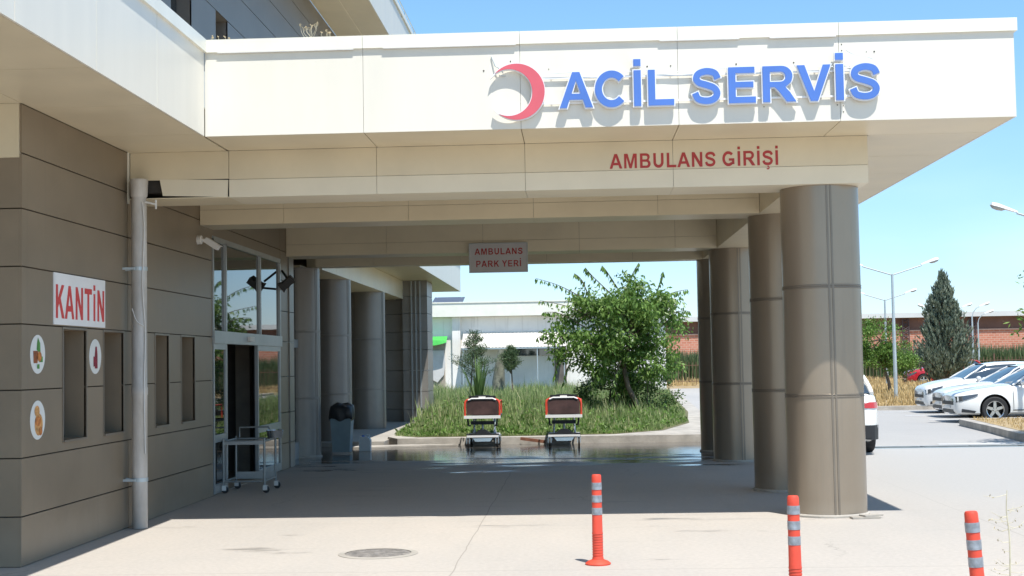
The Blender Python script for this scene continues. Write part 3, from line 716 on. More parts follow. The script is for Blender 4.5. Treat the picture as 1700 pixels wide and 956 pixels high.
# ------------------------------------------------------------------ signs
YL = YF-.077
st = thing('letter_sign', (-.11, YF, 4.26), 'big blue channel letters ACİL SERVİS on white rails on the fascia', 'sign')
lay = []
for ch, a_, c_ in (('A', 930, 986), ('C', 990, 1043), ('İ', 1055, 1067), ('L', 1079, 1122), ('S', 1152, 1200), ('E', 1213, 1258), ('R', 1270, 1325), ('V', 1327, 1383), ('İ', 1391, 1404), ('S', 1414, 1464)):
    w0_, pl_ = glyph(ch); kx_ = 3.19/534; lay.append((ch, [[[((a_-930)*kx_+x/w0_*(c_-a_)*kx_, y*.362) for x, y in lp] for lp in pl] for pl in pl_]))
for ch, polys in lay:
    a = MB(); c = MB()
    for pl in polys:
        # letters climb very slightly to the right like the mounting rails
        a.prism([grow(pl[0], .011)]+[grow(h, .011, False) for h in pl[1:]], (-.115, YL+.008, 4.245), (1, 0, .004), (0, 0, 1), (0, .035, 0))
        c.prism(pl, (-.115, YL, 4.245), (1, 0, .004), (0, 0, 1), (0, .0075, 0))
    o = a.build('letter', M['rim'], st); c.build('letter_face', M['blue'], o)
b = MB()
for z in (4.56, 4.305): b.box(-.30, 3.07, YL+.046, YL+.062, z-.010, z+.010)
for k in range(14):
    for z in (4.56, 4.305): b.box(-.2+k*.24, -.188+k*.24, YL+.0621, YF, z-.008, z+.008)
b.build('rail', M['white'], st)
b = MB(); pts = [(-.3+i*.17, YL+.03, 4.60+.012*sin(i*1.3)+.006*cos(i*2.9)) for i in range(20)]; b.tube(catmull(pts, 3), .0035, 5)
b.tube(catmull([(2.75, YL+.02, 4.76), (2.82, YL+.02, 4.72), (2.95, YL+.02, 4.69), (3.02, YL+.02, 4.66)], 4), .0035, 5)
b.build('wire', M['galv'], st)
cs = thing('crescent_emblem', (-.53, YF, 4.43), 'red crescent emblem with white edge beside the blue letters', 'emblem')
def crescent(e):
    R1, R2 = .285+e, .238-e; cx1, cx2 = 0, -.078; d = cx1-cx2
    xi = (R1*R1-R2*R2+d*d)/(2*d)-0; xi = cx1-( (R1*R1+d*d-R2*R2)/(2*d) ); h = sqrt(max(0, R1*R1-xi*xi))
    a1 = math.degrees(math.atan2(h, xi)); a2 = math.degrees(math.atan2(h, xi-cx2))
    return arc(cx1, 0, R1, R1, -a1, a1, 48)+arc(cx2, 0, R2, R2, a2, -a2, 48)
tilt = Matrix.Rotation(rad(-5), 3, 'Y')
ux, wz = tilt @ V((1, 0, 0)), tilt @ V((0, 0, 1))
b = MB(); b.prism([crescent(.008)], (-.548, YL+.008, 4.425), ux, wz, (0, .04, 0)); o = b.build('crescent', M['rim'], cs)
b = MB(); b.prism([crescent(0)], (-.548, YL, 4.425), ux, wz, (0, .0075, 0)); b.build('crescent_face', M['pink'], o)
b = MB(); b.tube([(-.80, YF-.01, 4.80), (-.76, YF-.03, 4.70), (-.70, YL+.03, 4.66), (-.68, YL+.03, 4.62)], .006, 6); b.tube([(-.72, YL+.04, 4.60), (-.66, YF, 4.60)], .006, 6)
b.tube([(-.5, YL+.048, 4.68), (-.5, YF, 4.68)], .008, 6); b.tube([(-.5, YL+.048, 4.18), (-.5, YF, 4.18)], .008, 6); b.tube([(-.29, YL+.048, 4.43), (-.29, YF, 4.43)], .008, 6)
b.build('bracket', M['galv'], cs)

tl = MB()
for ch, polys in layout('AMBULANS GİRİŞİ', .158, 1.80, gap=.13, space=.38):
    for pl in polys: tl.prism(pl, (.40, YB-.0035, 3.765), (1, 0, 0), (0, 0, 1), (0, .003, 0))
o = tl.build('beam_lettering', M['redtext']); tag(o, 'dark red lettering AMBULANS GİRİŞİ on the front canopy beam', 'lettering')

ps = thing('hanging_sign', (-1.26, 23.2, 3.67), 'small framed sign AMBULANS PARK YERİ hanging under the canopy', 'sign')
b = MB(); b.box(-1.735, -.785, 23.19, 23.215, 3.22, 3.685); b.build('board', M['signface'], ps)
b = MB()
for (a, c, d, e) in ((-1.75, -.77, 3.205, 3.222), (-1.75, -.77, 3.683, 3.70), (-1.75, -1.733, 3.222, 3.683), (-.787, -.77, 3.222, 3.683)): b.box(a, c, 23.178, 23.22, d, e)
b.build('frame', M['alu'], ps)
b = MB()
for s, z, x, wd in (('AMBULANS', 3.505, -1.655, .80), ('PARK YERİ', 3.30, -1.63, .745)):
    for ch, polys in layout(s, .105, wd, gap=.17, space=.45):
        for pl in polys: b.prism(pl, (x, 23.186, z), (1, 0, 0), (0, 0, 1), (0, .003, 0))
b.build('lettering', M['redtext'], ps)
b = MB(); b.box(-1.6, -1.58, 23.222, 23.258, 3.62, 3.66); b.box(-.94, -.92, 23.222, 23.258, 3.62, 3.66); b.build('bracket', M['alu'], ps)

ks = thing('canteen_sign', (XW, 12.76, 2.13), 'white wall sign with tall red letters KANTİN', 'sign')
b = MB(); b.box(XW+.001, XW+.013, 12.76, 14.17, 2.13, 2.615); b.build('board', M['white'], ks)
b = MB()
for ch, polys in layout('KANTiN', .315, 1.33, gap=.16):
    for pl in polys: b.prism([[(p[0], p[1]) for p in lp] for lp in pl], (XW+.0165, 12.80, 2.19), (0, 1, 0), (0, 0, 1), (-.003, 0, 0))
b.build('lettering', M['redkant'], ks)

def sticker(y, z, label, items):
    t = thing('food_sticker', (XW, y, z), label, 'sticker')
    b = MB(); b.prism([arc(0, 0, .175, .175, 0, 351, 39)], (XW+.001, y, z), (0, 1, 0), (0, 0, 1), (.002, 0, 0)); b.build('disc', M['stickerwhite'], t)
    i = 0
    for nm, m, polys in items:
        b = MB()
        for pl in polys: i += 1; b.prism([pl], (XW+.0035+.0009*i, y, z), (0, 1, 0), (0, 0, 1), (.0007, 0, 0))
        b.build(nm, m, t)
fo = mat('print_orange', (.62, .22, .05), .6, var=.3, scale=25); fg = mat('print_green', (.10, .33, .07), .6, var=.3, scale=25)
fb = mat('print_brown', (.30, .09, .03), .6, var=.3, scale=25); fr = mat('print_dark_red', (.30, .02, .05), .6, var=.3, scale=25); ft = mat('print_tan', (.70, .36, .12), .6, var=.3, scale=25)
sticker(12.39, 1.85, 'round sticker with green and brown snack drawing beside the first niche', [
    ('cup', fb, [[(-.10, -.08), (-.01, -.08), (0, .03), (-.11, .03)]]), ('leaf', fg, [[(-.03, .04), (.06, .0), (.05, .10), (0, .15), (-.02, .10)], [(.03, -.07), (.11, -.07), (.11, -.02), (.03, -.02)], [(-.02, -.13), (.03, -.13), (.03, -.09), (-.02, -.09)]]), ('bun', fo, [arc(.03, -.02, .05, .045, 0, 340, 14)])])
sticker(12.39, 1.26, 'round sticker with orange pastry picture, lowest on the brown wall', [
    ('pastry', ft, [arc(.02, -.04, .095, .10, 0, 345, 18), arc(-.02, .08, .06, .05, 0, 345, 14)]), ('crust', fo, [arc(.0, -.01, .07, .045, 0, 345, 14), arc(.06, -.10, .04, .04, 0, 340, 12)])])
sticker(13.90, 1.835, 'round sticker with dark red bottle between the first two niches', [
    ('bottle', fr, [[(-.02, -.12), (.06, -.12), (.06, .02), (.04, .10), (0, .10), (-.02, .02)], [(-.06, -.10), (-.025, -.10), (-.025, 0), (-.06, 0)]])])

# ------------------------------------------------------------------ drainpipe, cameras
dp = thing('drainpipe', (-4.68, 14.86, 0), 'thick weathered grey plastic drainpipe on the brown wall', 'pipe')
b = MB(); px, py = -4.69, 14.86
b.lathe([(.082, 0.005), (.082, 1.42), (.088, 1.43), (.088, 1.50), (.082, 1.51), (.082, 3.50), (.079, 3.52), (.079, 3.56)], (px, py, 0), 28)
b.build('pipe', M['pipe'], dp, smooth=35)
b = MB(); b.lathe([(.082, 3.555), (.090, 3.57), (.094, 3.68), (.098, 3.74), (.094, 3.75), (.080, 3.75)], (px, py, 0), 28); b.build('pipe_socket', M['pipe'], dp, smooth=35)
for z in (.52, 2.78):
    b = MB(); b.lathe([(.0825, z-.02), (.088, z-.02), (.088, z+.02), (.0825, z+.02)], (px, py, 0), 24); b.box(XW, px-.08, py-.012, py+.012, z-.02, z+.02); b.box(px-.02, px-.155, py-.10, py-.085, z-.012, z+.012)
    b.build('bracket', M['galv'], dp)
b = MB(); b.tube([(px+.08, py-.05, 3.50), (px+.20, py-.05, 3.47)], .012, 6); b.tube([(px+.2, py-.05, 3.42), (px+.2, py-.05, 3.52)], .01, 6); b.build('stub', M['offwhite'], dp)
b = MB(); b.tube(catmull([(px+.06, py-.07, 3.5), (px+.075, py-.06, 3.2), (px+.06, py-.075, 2.6), (px+.08, py-.05, 2.1), (px+.07, py-.06, 1.5), (px+.075, py-.05, .8)], 5), .006, 5)
b.tube(catmull([(px-.05, py-.088, 2.35), (px+.0, py-.095, 2.22), (px+.07, py-.07, 2.16)], 5), .005, 5); b.build('cable', M['offwhite'], dp)

sc_ = thing('security_camera', (XW, 17.96, 3.33), 'white bullet security camera on the brown wall above the door', 'camera')
b = MB(); b.lathe([(0, 0), (.06, 0), (.06, .05), (.05, .06), (0, .06)], (XW+.001, 17.75, 3.35), 20, 'X'); b.build('mount', M['offwhite'], sc_, smooth=35)
b = MB(); b.tube([(XW+.05, 17.75, 3.35), (XW+.09, 17.76, 3.345), (XW+.115, 17.77, 3.33)], .022, 10); b.build('arm', M['offwhite'], sc_, smooth=50)
b = MB(); Rm = Matrix.Translation((XW+.15, 17.77, 3.315)) @ Matrix.Rotation(rad(-8), 4, 'Z') @ Matrix.Rotation(rad(33), 4, 'Y') @ Matrix.Scale(.62, 4)
b.box(-.10, .22, -.055, .055, -.05, .06, Rm); o = b.build('housing', M['white'], sc_)
b = MB(); b.box(.2205, .24, -.05, .05, -.04, .05, Rm); b.box(-.06, .27, -.063, .063, .061, .072, Rm); b.build('visor', M['offwhite'], o)

fl = thing('floodlight', (XW, 22.5, 3.1), 'dark floodlight on an arm beside the glazed entrance', 'lamp')
b = MB(); b.tube([(XW+.02, 22.85, 3.28), (XW+.18, 22.60, 3.10)], .02, 8); b.tube([(XW+.02, 22.9, 2.98), (XW+.24, 22.3, 2.985)], .018, 8); b.build('arm', M['black'], fl, smooth=40)
b = MB(); Rm = Matrix.Translation((XW+.26, 22.2, 3.06)) @ Matrix.Rotation(rad(-38), 4, 'Y') @ Matrix.Rotation(rad(20), 4, 'X') @ Matrix.Scale(.62, 4)
b.box(-.16, .14, -.12, .14, -.09, .09, Rm); b.prism([[(-.16, -.09), (-.16, .09), (-.26, .13), (-.26, -.13)]], Rm @ V((0, -.13, 0)), Rm.to_3x3() @ V((1, 0, 0)), Rm.to_3x3() @ V((0, 0, 1)), Rm.to_3x3() @ V((0, .27, 0)))
b.build('housing', M['black'], fl)

# ------------------------------------------------------------------ trolley, bin, can
tr = thing('equipment_trolley', (-4.5, 19.1, 0), 'low grey tubular trolley on castors in front of the open door', 'trolley')
X0, X1, Y0, Y1 = -4.80, -4.24, 18.85, 19.55
b = MB()
for x, y in ((X0, Y0), (X1, Y0), (X0, Y1), (X1, Y1)): b.tube([(x, y, .09), (x, y, .74)], .016, 8)
for z in (.16, .70):
    b.tube([(X0, Y0, z), (X1, Y0, z), (X1, Y1, z), (X0, Y1, z), (X0, Y0, z)], .014, 8)
b.build('frame', M['tube'], tr, smooth=40)
b = MB(); b.box(X0, X1, Y0-.01, Y0+.01, .655, .70); b.build('side_rail', M['alu'], tr)
b = MB(); b.box(X0, X1, Y1-.01, Y1+.01, .14, .24); b.build('lower_rail', M['alu'], tr)
b = MB(); b.tube([(X0+.05, Y1, .72), (X0+.05, Y1+.02, .86), (X1-.10, Y1+.02, .86), (X1-.02, Y1, .70)], .012, 8); b.build('handle', M['tube'], tr, smooth=40)
for x, y in ((X0, Y0), (X1, Y0), (X0, Y1), (X1, Y1)):
    b = MB(); b.lathe([(0, -.018), (.045, -.018), (.05, 0), (.045, .018), (0, .018)], (x+.02, y, .05), 16, 'Y'); c = b.build('castor', M['black'], tr, smooth=40)
    b = MB(); b.box(x-.02, x+.04, y-.026, y-.02, .04, .10); b.box(x-.02, x+.04, y+.02, y+.026, .04, .10); b.box(x-.02, x+.04, y-.026, y+.026, .10, .106); b.build('fork', M['offwhite'], c)
b = MB(); b.lathe([(0, 0), (.10, 0), (.12, .10), (.115, .105), (.095, .02), (0, .015)], (X1+.02, Y1-.12, .715), 20); o = b.build('steel_bowl', M['chrome'], smooth=40); tag(o, 'steel bowl standing on the right end of the trolley', 'bowl')

bi = thing('waste_bin', (-4.55, 27.0, 0), 'tall grey blue waste bin with a black liner bag by the columns', 'bin')
b = MB(); 
for i, (z, h) in enumerate(((.0, .17), (.78, .21))): pass
b.add([(-4.55+sx*w_, 27.0+sy*w_*.9, z) for z, w_ in ((.04, .165), (.76, .205)) for sx, sy in ((-1, -1), (1, -1), (1, 1), (-1, 1))], [(0, 1, 5, 4), (1, 2, 6, 5), (2, 3, 7, 6), (3, 0, 4, 7), (0, 3, 2, 1)])
b.build('bin_body', M['bin'], bi)
b = MB(); ring = []
n = 28
for j, (z, w_) in enumerate(((.66, .222), (.72, .235), (.84, .225), (.92, .21), (.97, .12), (.95, .0))):
    for k in range(n):
        a = 2*pi*k/n; q = max(abs(cos(a)), abs(sin(a))); rr = w_/q*(.82+.18*q)+.012*sin(a*7+j)
        zz = z+(.03*sin(a*5) if j < 1 else .02*sin(a*3+1))
        ring.append((-4.55+rr*cos(a), 27.0+rr*sin(a), zz))
b.add(ring, [(j*n+k, j*n+(k+1) % n, (j+1)*n+(k+1) % n, (j+1)*n+k) for j in range(5) for k in range(n)]); b.build('liner_bag', M['black'], bi, smooth=50)
jc = thing('jerry_can', (-4.2, 27.6, 0), 'milky white plastic jerry can on the wet floor beside the bin', 'can')
b = MB(); b.prism([[(-.11, 0), (.11, 0), (.115, .22), (.07, .28), (-.09, .29), (-.115, .22)]], (-4.2, 27.55, .005), (1, 0, 0), (0, 0, 1), (0, .16, 0)); b.build('can_body', M['jerry'], jc)
b = MB(); b.lathe([(.03, .27), (.03, .32), (0, .32)], (-4.24, 27.63, 0), 12); b.build('cap', M['blue'], jc)
b = MB(); b.tube([(-4.2, 27.63, .27), (-4.19, 27.63, .33), (-4.12, 27.63, .33), (-4.1, 27.63, .25)], .012, 8); b.build('handle', M['jerry'], jc)

# ------------------------------------------------------------------ stretchers
def stretcher(x, y, label):
    t = thing('ambulance_stretcher', (x, y, 0), label, 'stretcher', 'wheeled stretchers parked side by side at the kerb')
    W = .35
    def tb(pts, r, n=8): b_ = MB(); b_.tube([(x+a, y+c, d) for a, c, d in pts], r, n); return b_
    # end hoop, side rails
    for s in (-1, 1):
        b = tb([(s*W, 0, .64), (s*W, 0, .88), (s*(W-.03), 0, .95), (s*(W-.09), 0, .975)], .022, 10); b.tube([(x+s*W, y+.05, .66), (x+s*W, y+.05, .93), (x+s*W, y+.75, .93), (x+s*W, y+.75, .66)], .014, 8)
        b.build('side_rail', M['orange'], t, smooth=50)
    b = MB(); b.box(x-W+.03, x+W-.03, y-.015, y+.02, .66, .965); b.build('end_panel', mat('stretcher_panel', (.10, .055, .05), .45, var=.25, scale=4), t)
    b = MB()
    pts = [(x-W+.07, y-.02, .955), (x-W+.14, y-.02, .985), (x+W-.14, y-.02, .985), (x+W-.07, y-.02, .955)]; b.tube(pts, .018, 8)
    b.box(x-W-.02, x+W+.02, y-.03, y+.03, .585, .645); b.build('crossbar', M['white'], t)
    b = MB(); b.prism([[(-.29, .975), (.29, .975), (.16, 1.045), (.10, 1.055), (-.10, 1.055), (-.16, 1.045)]], (x, y+.03, 0), (1, 0, 0), (0, 0, 1), (0, .08, 0))
    b.prism([[(.0, .98), (.0, 1.04), (.65, .80), (1.85, .78), (1.85, .70), (.6, .70)]], (x-.27, y+.12, 0), (0, 1, 0), (0, 0, 1), (.54, 0, 0)); b.build('mattress', M['black'], t)
    b = MB(); b.box(x-.07, x+.07, y+.0, y+.03, .99, 1.03); b.build('buckle', M['offwhite'], t)
    # bed frame, folding legs
    b = MB()
    for s in (-1, 1): b.tube([(x+s*.29, y+.04, .60), (x+s*.29, y+1.85, .60)], .02, 8)
    for yy in (.1, .6, 1.2, 1.8): b.tube([(x-.29, y+yy, .60), (x+.29, y+yy, .60)], .016, 8)
    for s in (-1, 1): b.tube([(x+s*.30, y+.03, .585), (x+s*.285, y+.04, .44)], .018, 8); b.tube([(x+s*.285, y+.04, .44), (x+s*.25, y+.10, .44)], .016, 8)
    b.box(x-.24, x+.24, y+.05, y+.10, .46, .53)
    b.build('bed_frame', M['black'], t, smooth=40)
    b = MB(); b.tube([(x, y+.08, .50), (x, y+.1, .36), (x, y+.12, .30)], [.022, .022, .05], 10)
    for s in (-1, 1):
        b.tube([(x+s*.2, y+.25, .58), (x+s*.22, y+1.0, .22)], .018, 8); b.tube([(x+s*.22, y+.25, .22), (x+s*.2, y+1.0, .58)], .018, 8)
    b.build('leg_frame', M['galv'], t, smooth=40)
    b = MB()
    b.prism([[(-.33, .275), (-.33, .25), (.33, .25), (.33, .275), (.16, .285), (.06, .36), (-.06, .36), (-.16, .285)]], (x, y+.0, 0), (1, 0, 0), (0, 0, 1), (0, .10, 0)); b.build('chassis_cover', M['black'], t); b = MB(); b.box(x-.32, x+.32, y-.012, y+.09, .205, .245); b.box(x-.31, x+.31, y+.2, y+.9, .225, .245); b.build('chassis_plate', M['white'], t)
    b = MB(); b.prism([[(-.20, .19), (-.15, .12), (.15, .12), (.20, .19)]], (x, y+.0, 0), (1, 0, 0), (0, 0, 1), (0, .12, 0)); b.tube([(x-.33, y+.03, .20), (x+.33, y+.03, .20)], .018, 8)
    b.tube([(x-.3, y+.03, .20), (x-.3, y+.95, .20)], .018, 8); b.tube([(x+.3, y+.03, .20), (x+.3, y+.95, .20)], .018, 8); b.tube([(x-.33, y+.95, .20), (x+.33, y+.95, .20)], .018, 8)
    b.build('chassis', M['chrome'], t, smooth=35)
    for sx in (-1, 1):
        for yy in (.02, .90):
            b = MB(); cx, cy = x+sx*.295, y+yy
            b.lathe([(.045, -.018), (.082, -.018), (.085, 0), (.082, .018), (.045, .018)], (cx, cy, .086), 20, 'X'); c = b.build('wheel', M['rubber'], t, smooth=40)
            b = MB(); b.lathe([(0, -.014), (.045, -.014), (.045, .014), (0, .014)], (cx, cy, .086), 16, 'X'); b.build('hub', M['offwhite'], c)
            b = MB(); b.box(cx-.034, cx-.024, cy-.025, cy+.025, .08, .20); b.box(cx+.024, cx+.034, cy-.025, cy+.025, .08, .20); b.box(cx-.034, cx+.034, cy-.025, cy+.025, .19, .20); b.build('fork', M['chrome'], c)
    return t
stretcher(-1.92, 28.35, 'orange framed ambulance stretcher at the kerb, in front of the long leaved plant')
stretcher(-.27, 28.2, 'orange framed ambulance stretcher at the kerb, nearer to the round columns')

# ------------------------------------------------------------------ bollards, manhole
def bollard(x, y, label, tiltx=0., tilty=0.):
    t = thing('flexible_bollard', (0, 0, 0), label, 'bollard', 'orange flexible bollards across the forecourt')
    r = .042
    b = MB(); b.lathe([(.0, .0), (.105, .0), (.108, .012), (.085, .03), (.062, .038), (.050, .045)], (0, 0, 0), 28); b.build('base', M['orange'], t, smooth=40)
    pr = [(.048, .04)]
    for k in range(9):
        z = .06+k*.022; pr += [(.047, z), (.0435, z+.008), (.0435, z+.014), (.047, z+.02)]
    pr += [(.044, .27), (.042, .44), (.041, .70), (.040, .738), (.034, .75), (0, .752)]
    b = MB(); b.lathe(pr, (0, 0, 0), 28); b.build('post', M['orange'], t, smooth=40)
    for z in (.415, .52, .625):
        b = MB(); b.lathe([(.0425, z-.001), (.0445, z), (.0445, z+.058), (.0425, z+.059)], (0, 0, 0), 28); b.build('reflective_band', M['reflect'], t, smooth=40)
    t.location = (x, y, 0); t.rotation_euler = (tiltx, tilty, 0)
    return t
bollard(.15, 11.85, 'orange bollard with silver bands showing its base flange, near the manhole')
bollard(1.48, 9.8, 'orange bollard with silver bands standing in front of the nearest round column', 0, rad(-.3))
bollard(2.43, 8.7, 'leaning orange bollard beside the thin dry stalk', 0, rad(-3.6))
mh = thing('manhole_cover', (-1.82, 12.67, 0), 'worn round manhole cover set in the concrete forecourt', 'manhole cover')
b = MB(); b.lathe([(.30, .0), (.36, .0), (.36, .004), (.30, .006)], (-1.82, 12.67, .001), 40); b.build('frame', M['kerb'], mh)
b = MB(); b.lathe([(0, .005), (.285, .005), (.298, .001)], (-1.82, 12.67, .001), 40)
for k in range(-4, 5): b.box(-1.82-sqrt(.07-(k*.055)**2), -1.82+sqrt(.07-(k*.055)**2), 12.67+k*.055-.008, 12.67+k*.055+.008, .0055, .0095)
b.build('cover', M['rust'], mh)
b = MB(); Rm = Matrix.Translation((3.02, 15.02, .012)) @ Matrix.Rotation(rad(8), 4, 'Z'); b.box(-.17, .13, -.09, .02, -.01, .008, Rm); b.box(-.05, .17, -.07, .05, .009, .024, Rm @ Matrix.Rotation(rad(14), 4, 'Z'))
o = b.build('broken_slab', M['kerb']); tag(o, 'broken flat piece of pale slab at the foot of the nearest column', 'debris')

# ------------------------------------------------------------------ kerbs, islands, drain
isl = [(-3.78, 29.35), (-2, 29.33), (2.4, 29.30), (3.3, 29.5), (3.9, 30.4), (3.75, 33.5), (3.5, 37), (3.7, 42), (4.4, 58), (5.2, 76), (-12, 76), (-12, 41), (-4.1, 41), (-4.1, 30.2)]
sheet('island_kerb', isl, .15, M['kerb'], thick=.17)
gp = [(-3.8, 30.35), (-3.4, 29.75), (-1, 29.68), (.8, 29.9), (1.9, 31.2), (2.75, 34.7), (2.9, 37), (3.3, 42), (4.0, 58), (4.9, 75.8), (-11.9, 75.8), (-11.9, 41.1), (-4.05, 41.1)]
sheet('island_soil', gp, .156, M['earth'])
b = MB(); b.prism([[(-4.25, 28.45), (-3.5, 28.75), (-2.6, 28.95), (-2.45, 29.1), (-3.6, 29.2), (-4.5, 29.0), (-4.75, 28.6)]], (0, 0, .002), (1, 0, 0), (0, 1, 0), (0, 0, .035)); o = b.build('kerb_ramp', M['kerb']); tag(o, kind='structure')
b = MB(); b.box(-6.6, -4.05, 29.3, 41, .002, .10); o = b.build('arcade_step', M['paving']); tag(o, kind='structure')
i2 = [(9.22, 34.4), (8.95, 31), (8.62, 27.9), (8.9, 27.0), (10, 26.7), (30, 26.5), (30, 34.9), (9.6, 34.9)]
sheet('verge_kerb', i2, .15, M['kerb'], thick=.17)
sheet('verge_soil', [(9.5, 34.5), (9.15, 31), (8.85, 28), (9.1, 27.25), (10, 27), (29.8, 26.8), (29.8, 34.7)], .156, M['field'])
sheet('field_kerb', [(9.0, 44.9), (60, 44.9), (60, 45.25), (9.3, 45.25), (8.95, 47.2), (8.95, 84), (8.6, 84), (8.6, 47)], .12, M['kerb'], thick=.14)
sheet('field_soil', [(9.35, 45.3), (60, 45.3), (60, 84), (9.0, 84), (9.0, 47.3)], .118, M['field'], )
# drain channel
dg = thing('drain_channel', (7, 26.3, 0), 'long dark drain grating crossing the road beyond the columns', 'drain')
b = MB(); b.box(4.6, 29, 26.18, 26.22, 0, .008); b.box(4.6, 29, 26.74, 26.78, 0, .008); b.build('frame', M['galv'], dg)
b = MB()
x = 4.62
while x < 28: b.box(x, x+.86, 26.23, 26.73, .0, .006); x += .9
b.build('grating', M['drywet'], dg)
# painted parking lines
b = MB()
for k in range(4): b.box(9.3, 14, 37.55+k*2.75, 37.67+k*2.75, 0, .003)
b.box(6.9, 10.5, 27.2, 27.35, 0, .003)
o = b.build('road_marking', M['white']); tag(o, kind='structure')
# plank lying by the kerb
b = MB(); Rm = Matrix.Translation((-.95, 29.2, .09)) @ Matrix.Rotation(rad(-4), 4, 'Z') @ Matrix.Rotation(rad(8), 4, 'Y'); b.box(-.24, .28, -.05, .05, -.03, .03, Rm)
o = b.build('wooden_plank', mat('old_wood', (.22, .09, .05), .8, var=.2, scale=6)); tag(o, 'short reddish brown plank lying against the kerb between the stretchers', 'plank')

# ------------------------------------------------------------------ cars
def car(label, X, Y, heading, paint, kind='sedan', L=4.75, H=1.46, Wd=1.82, dark_trim=False):
    """local frame: nose at x=0, tail at x=L, y across; built at the origin then placed"""
    t = thing('parked_car', (0, 0, 0), label, 'car')
    hw = Wd/2
    def interp(tab, x):
        if x <= tab[0][0]: return tab[0][1]
        for (a, va), (c, vc) in zip(tab[:-1], tab[1:]):
            if x <= c:
                f = (x-a)/(c-a); f = f*f*(3-2*f) if False else f
                return va+(vc-va)*f
        return tab[-1][1]
    s = L/4.75; h = H/1.46
    if kind == 'sedan':
        belt = [(0, .64), (.06, .70), (.45, .80), (1.0, .88), (1.45, .925), (2.2, .95), (3.4, .99), (3.9, 1.03), (4.5, 1.02), (4.68, .95), (4.75, .75)]
        roof = [(1.38, .93), (1.75, 1.16), (2.15, 1.36), (2.5, 1.43), (2.9, 1.455), (3.3, 1.42), (3.7, 1.30), (4.05, 1.12), (4.2, 1.03)]
    else:
        belt = [(0, .66), (.06, .75), (.45, .86), (.95, .95), (1.3, .99), (2.2, 1.02), (3.4, 1.06), (4.4, 1.08), (4.65, 1.03), (4.75, .80)]
        roof = [(1.2, .99), (1.6, 1.23), (1.98, 1.40), (2.4, 1.45), (3.0, 1.46), (3.8, 1.43), (4.2, 1.38), (4.42, 1.25), (4.62, 1.06)]
    low = [(0, .28), (.06, .20), (.5, .20), (4.2, .20), (4.65, .26), (4.75, .40)]
    wid = [(0, .66), (.05, .78), (.2, .88), (.5, .955), (.9, .99), (1.6, 1.0), (3.6, 1.0), (4.2, .97), (4.55, .90), (4.7, .80), (4.75, .68)]
    b = MB(); N_ = 36; ns = 13; xs = [0, .03, .07, .13, .2]+[.2+(4.35)*i/(N_-9) for i in range(1, N_-8)]+[4.62, 4.68, 4.72, 4.75]
    for x in xs:
        zl, zb, w2 = interp(low, x)*h, interp(belt, x)*h, interp(wid, x)*hw
        hgt = zb-zl
        prof = [(0, zl), (w2*.82, zl), (w2*.97, zl+hgt*.08), (w2, zl+hgt*.30), (w2*.995, zl+hgt*.55), (w2*.985, zl+hgt*.74), (w2*.955, zl+hgt*.90), (w2*.90, zl+hgt*.97), (w2*.80, zb+.012), (w2*.55, zb+.030), (w2*.28, zb+.038), (0, zb+.04)]
        ring = prof+[(-a, c) for a, c in prof[-2:0:-1]]
        b.v += [(x*s, a, c) for a, c in ring]
    m = 22
    for i in range(len(xs)-1):
        for k in range(m): b.f.append([i*m+k, i*m+(k+1) % m, (i+1)*m+(k+1) % m, (i+1)*m+k]); b.m.append(0)
    b.f.append(list(range(m))); b.m.append(0); b.f.append([(len(xs)-1)*m+k for k in range(m)][::-1]); b.m.append(0)
    body = b.build('body', paint, t, smooth=38)
    wx = [.93*s, 3.66*s]; wr = .325
    cut = MB()
    for x in wx:
        for sy in (-1, 1): cut.lathe([(0, -.22), (.375, -.22), (.375, .22), (0, .22)], (x, sy*hw*.93, wr+.015), 36, 'Y')
    co_ = cut.build('cut', M['black'], None)
    md = body.modifiers.new('b', 'BOOLEAN'); md.operation = 'DIFFERENCE'; md.object = co_; md.solver = 'EXACT'
    dg_ = bpy.context.evaluated_depsgraph_get(); me = bpy.data.meshes.new_from_object(body.evaluated_get(dg_))
    body.modifiers.clear(); body.data = me
    bpy.data.objects.remove(co_)
    me.materials.clear(); me.materials.append(paint); me.materials.append(M['black'])
    for p in me.polygons:
        c = p.center; p.material_index = 0
        for x in wx:
            if abs(c.x-x) < .385 and abs(c.y) < hw*.93+.1 and math.hypot(c.x-x, c.z-wr-.015) < .374: p.material_index = 1
        p.use_smooth = True
    me.set_sharp_from_angle(angle=rad(38))
    # greenhouse
    gx = [r[0] for r in roof]; st_ = gx[0]; en = gx[-1]
    sts = [st_+(en-st_)*i/24 for i in range(25)]
    def sec(x, off=0.):
        zb = interp(belt, x)*h+.01; zr = max(interp(roof, x)*h, zb+.012)+off; f = min(1, (zr-zb)/(.45*h))
        wb = interp(wid, x)*hw*.87+off; wr_ = wb-(.25*f*hw)
        return [(wb, zb-.06), (wb, zb), (wb-(wb-wr_)*.5, zb+(zr-zb)*.52), (wr_+.01, zb+(zr-zb)*.84), (wr_-.05, zb+(zr-zb)*.955), (wr_*.6, zr-.004), (0, zr)]
    def loft(x0, x1, idx, off, name, m_, par, n=14):
        q = MB(); xx = [x0+(x1-x0)*i/n for i in range(n+1)]; k = len(idx)
        for side in ((1, -1)):
            base = len(q.v)
            for x in xx:
                S_ = sec(x, off); q.v += [(x*s, side*S_[j][0], S_[j][1]) for j in idx]
            for i in range(n):
                for j in range(k-1): q.f.append([base+i*k+j, base+i*k+j+1, base+(i+1)*k+j+1, base+(i+1)*k+j]); q.m.append(0)
        return q.build(name, m_, par, smooth=45)
    loft(st_, en, [0, 1, 2, 3, 4, 5, 6], 0., 'windows', M['carglass'], t, 24)
    r0_, r1_ = (2.16, 3.42) if kind == 'sedan' else (1.98, 4.22)
    loft(r0_, r1_, [3, 4, 5, 6], .010, 'roof', paint, t)
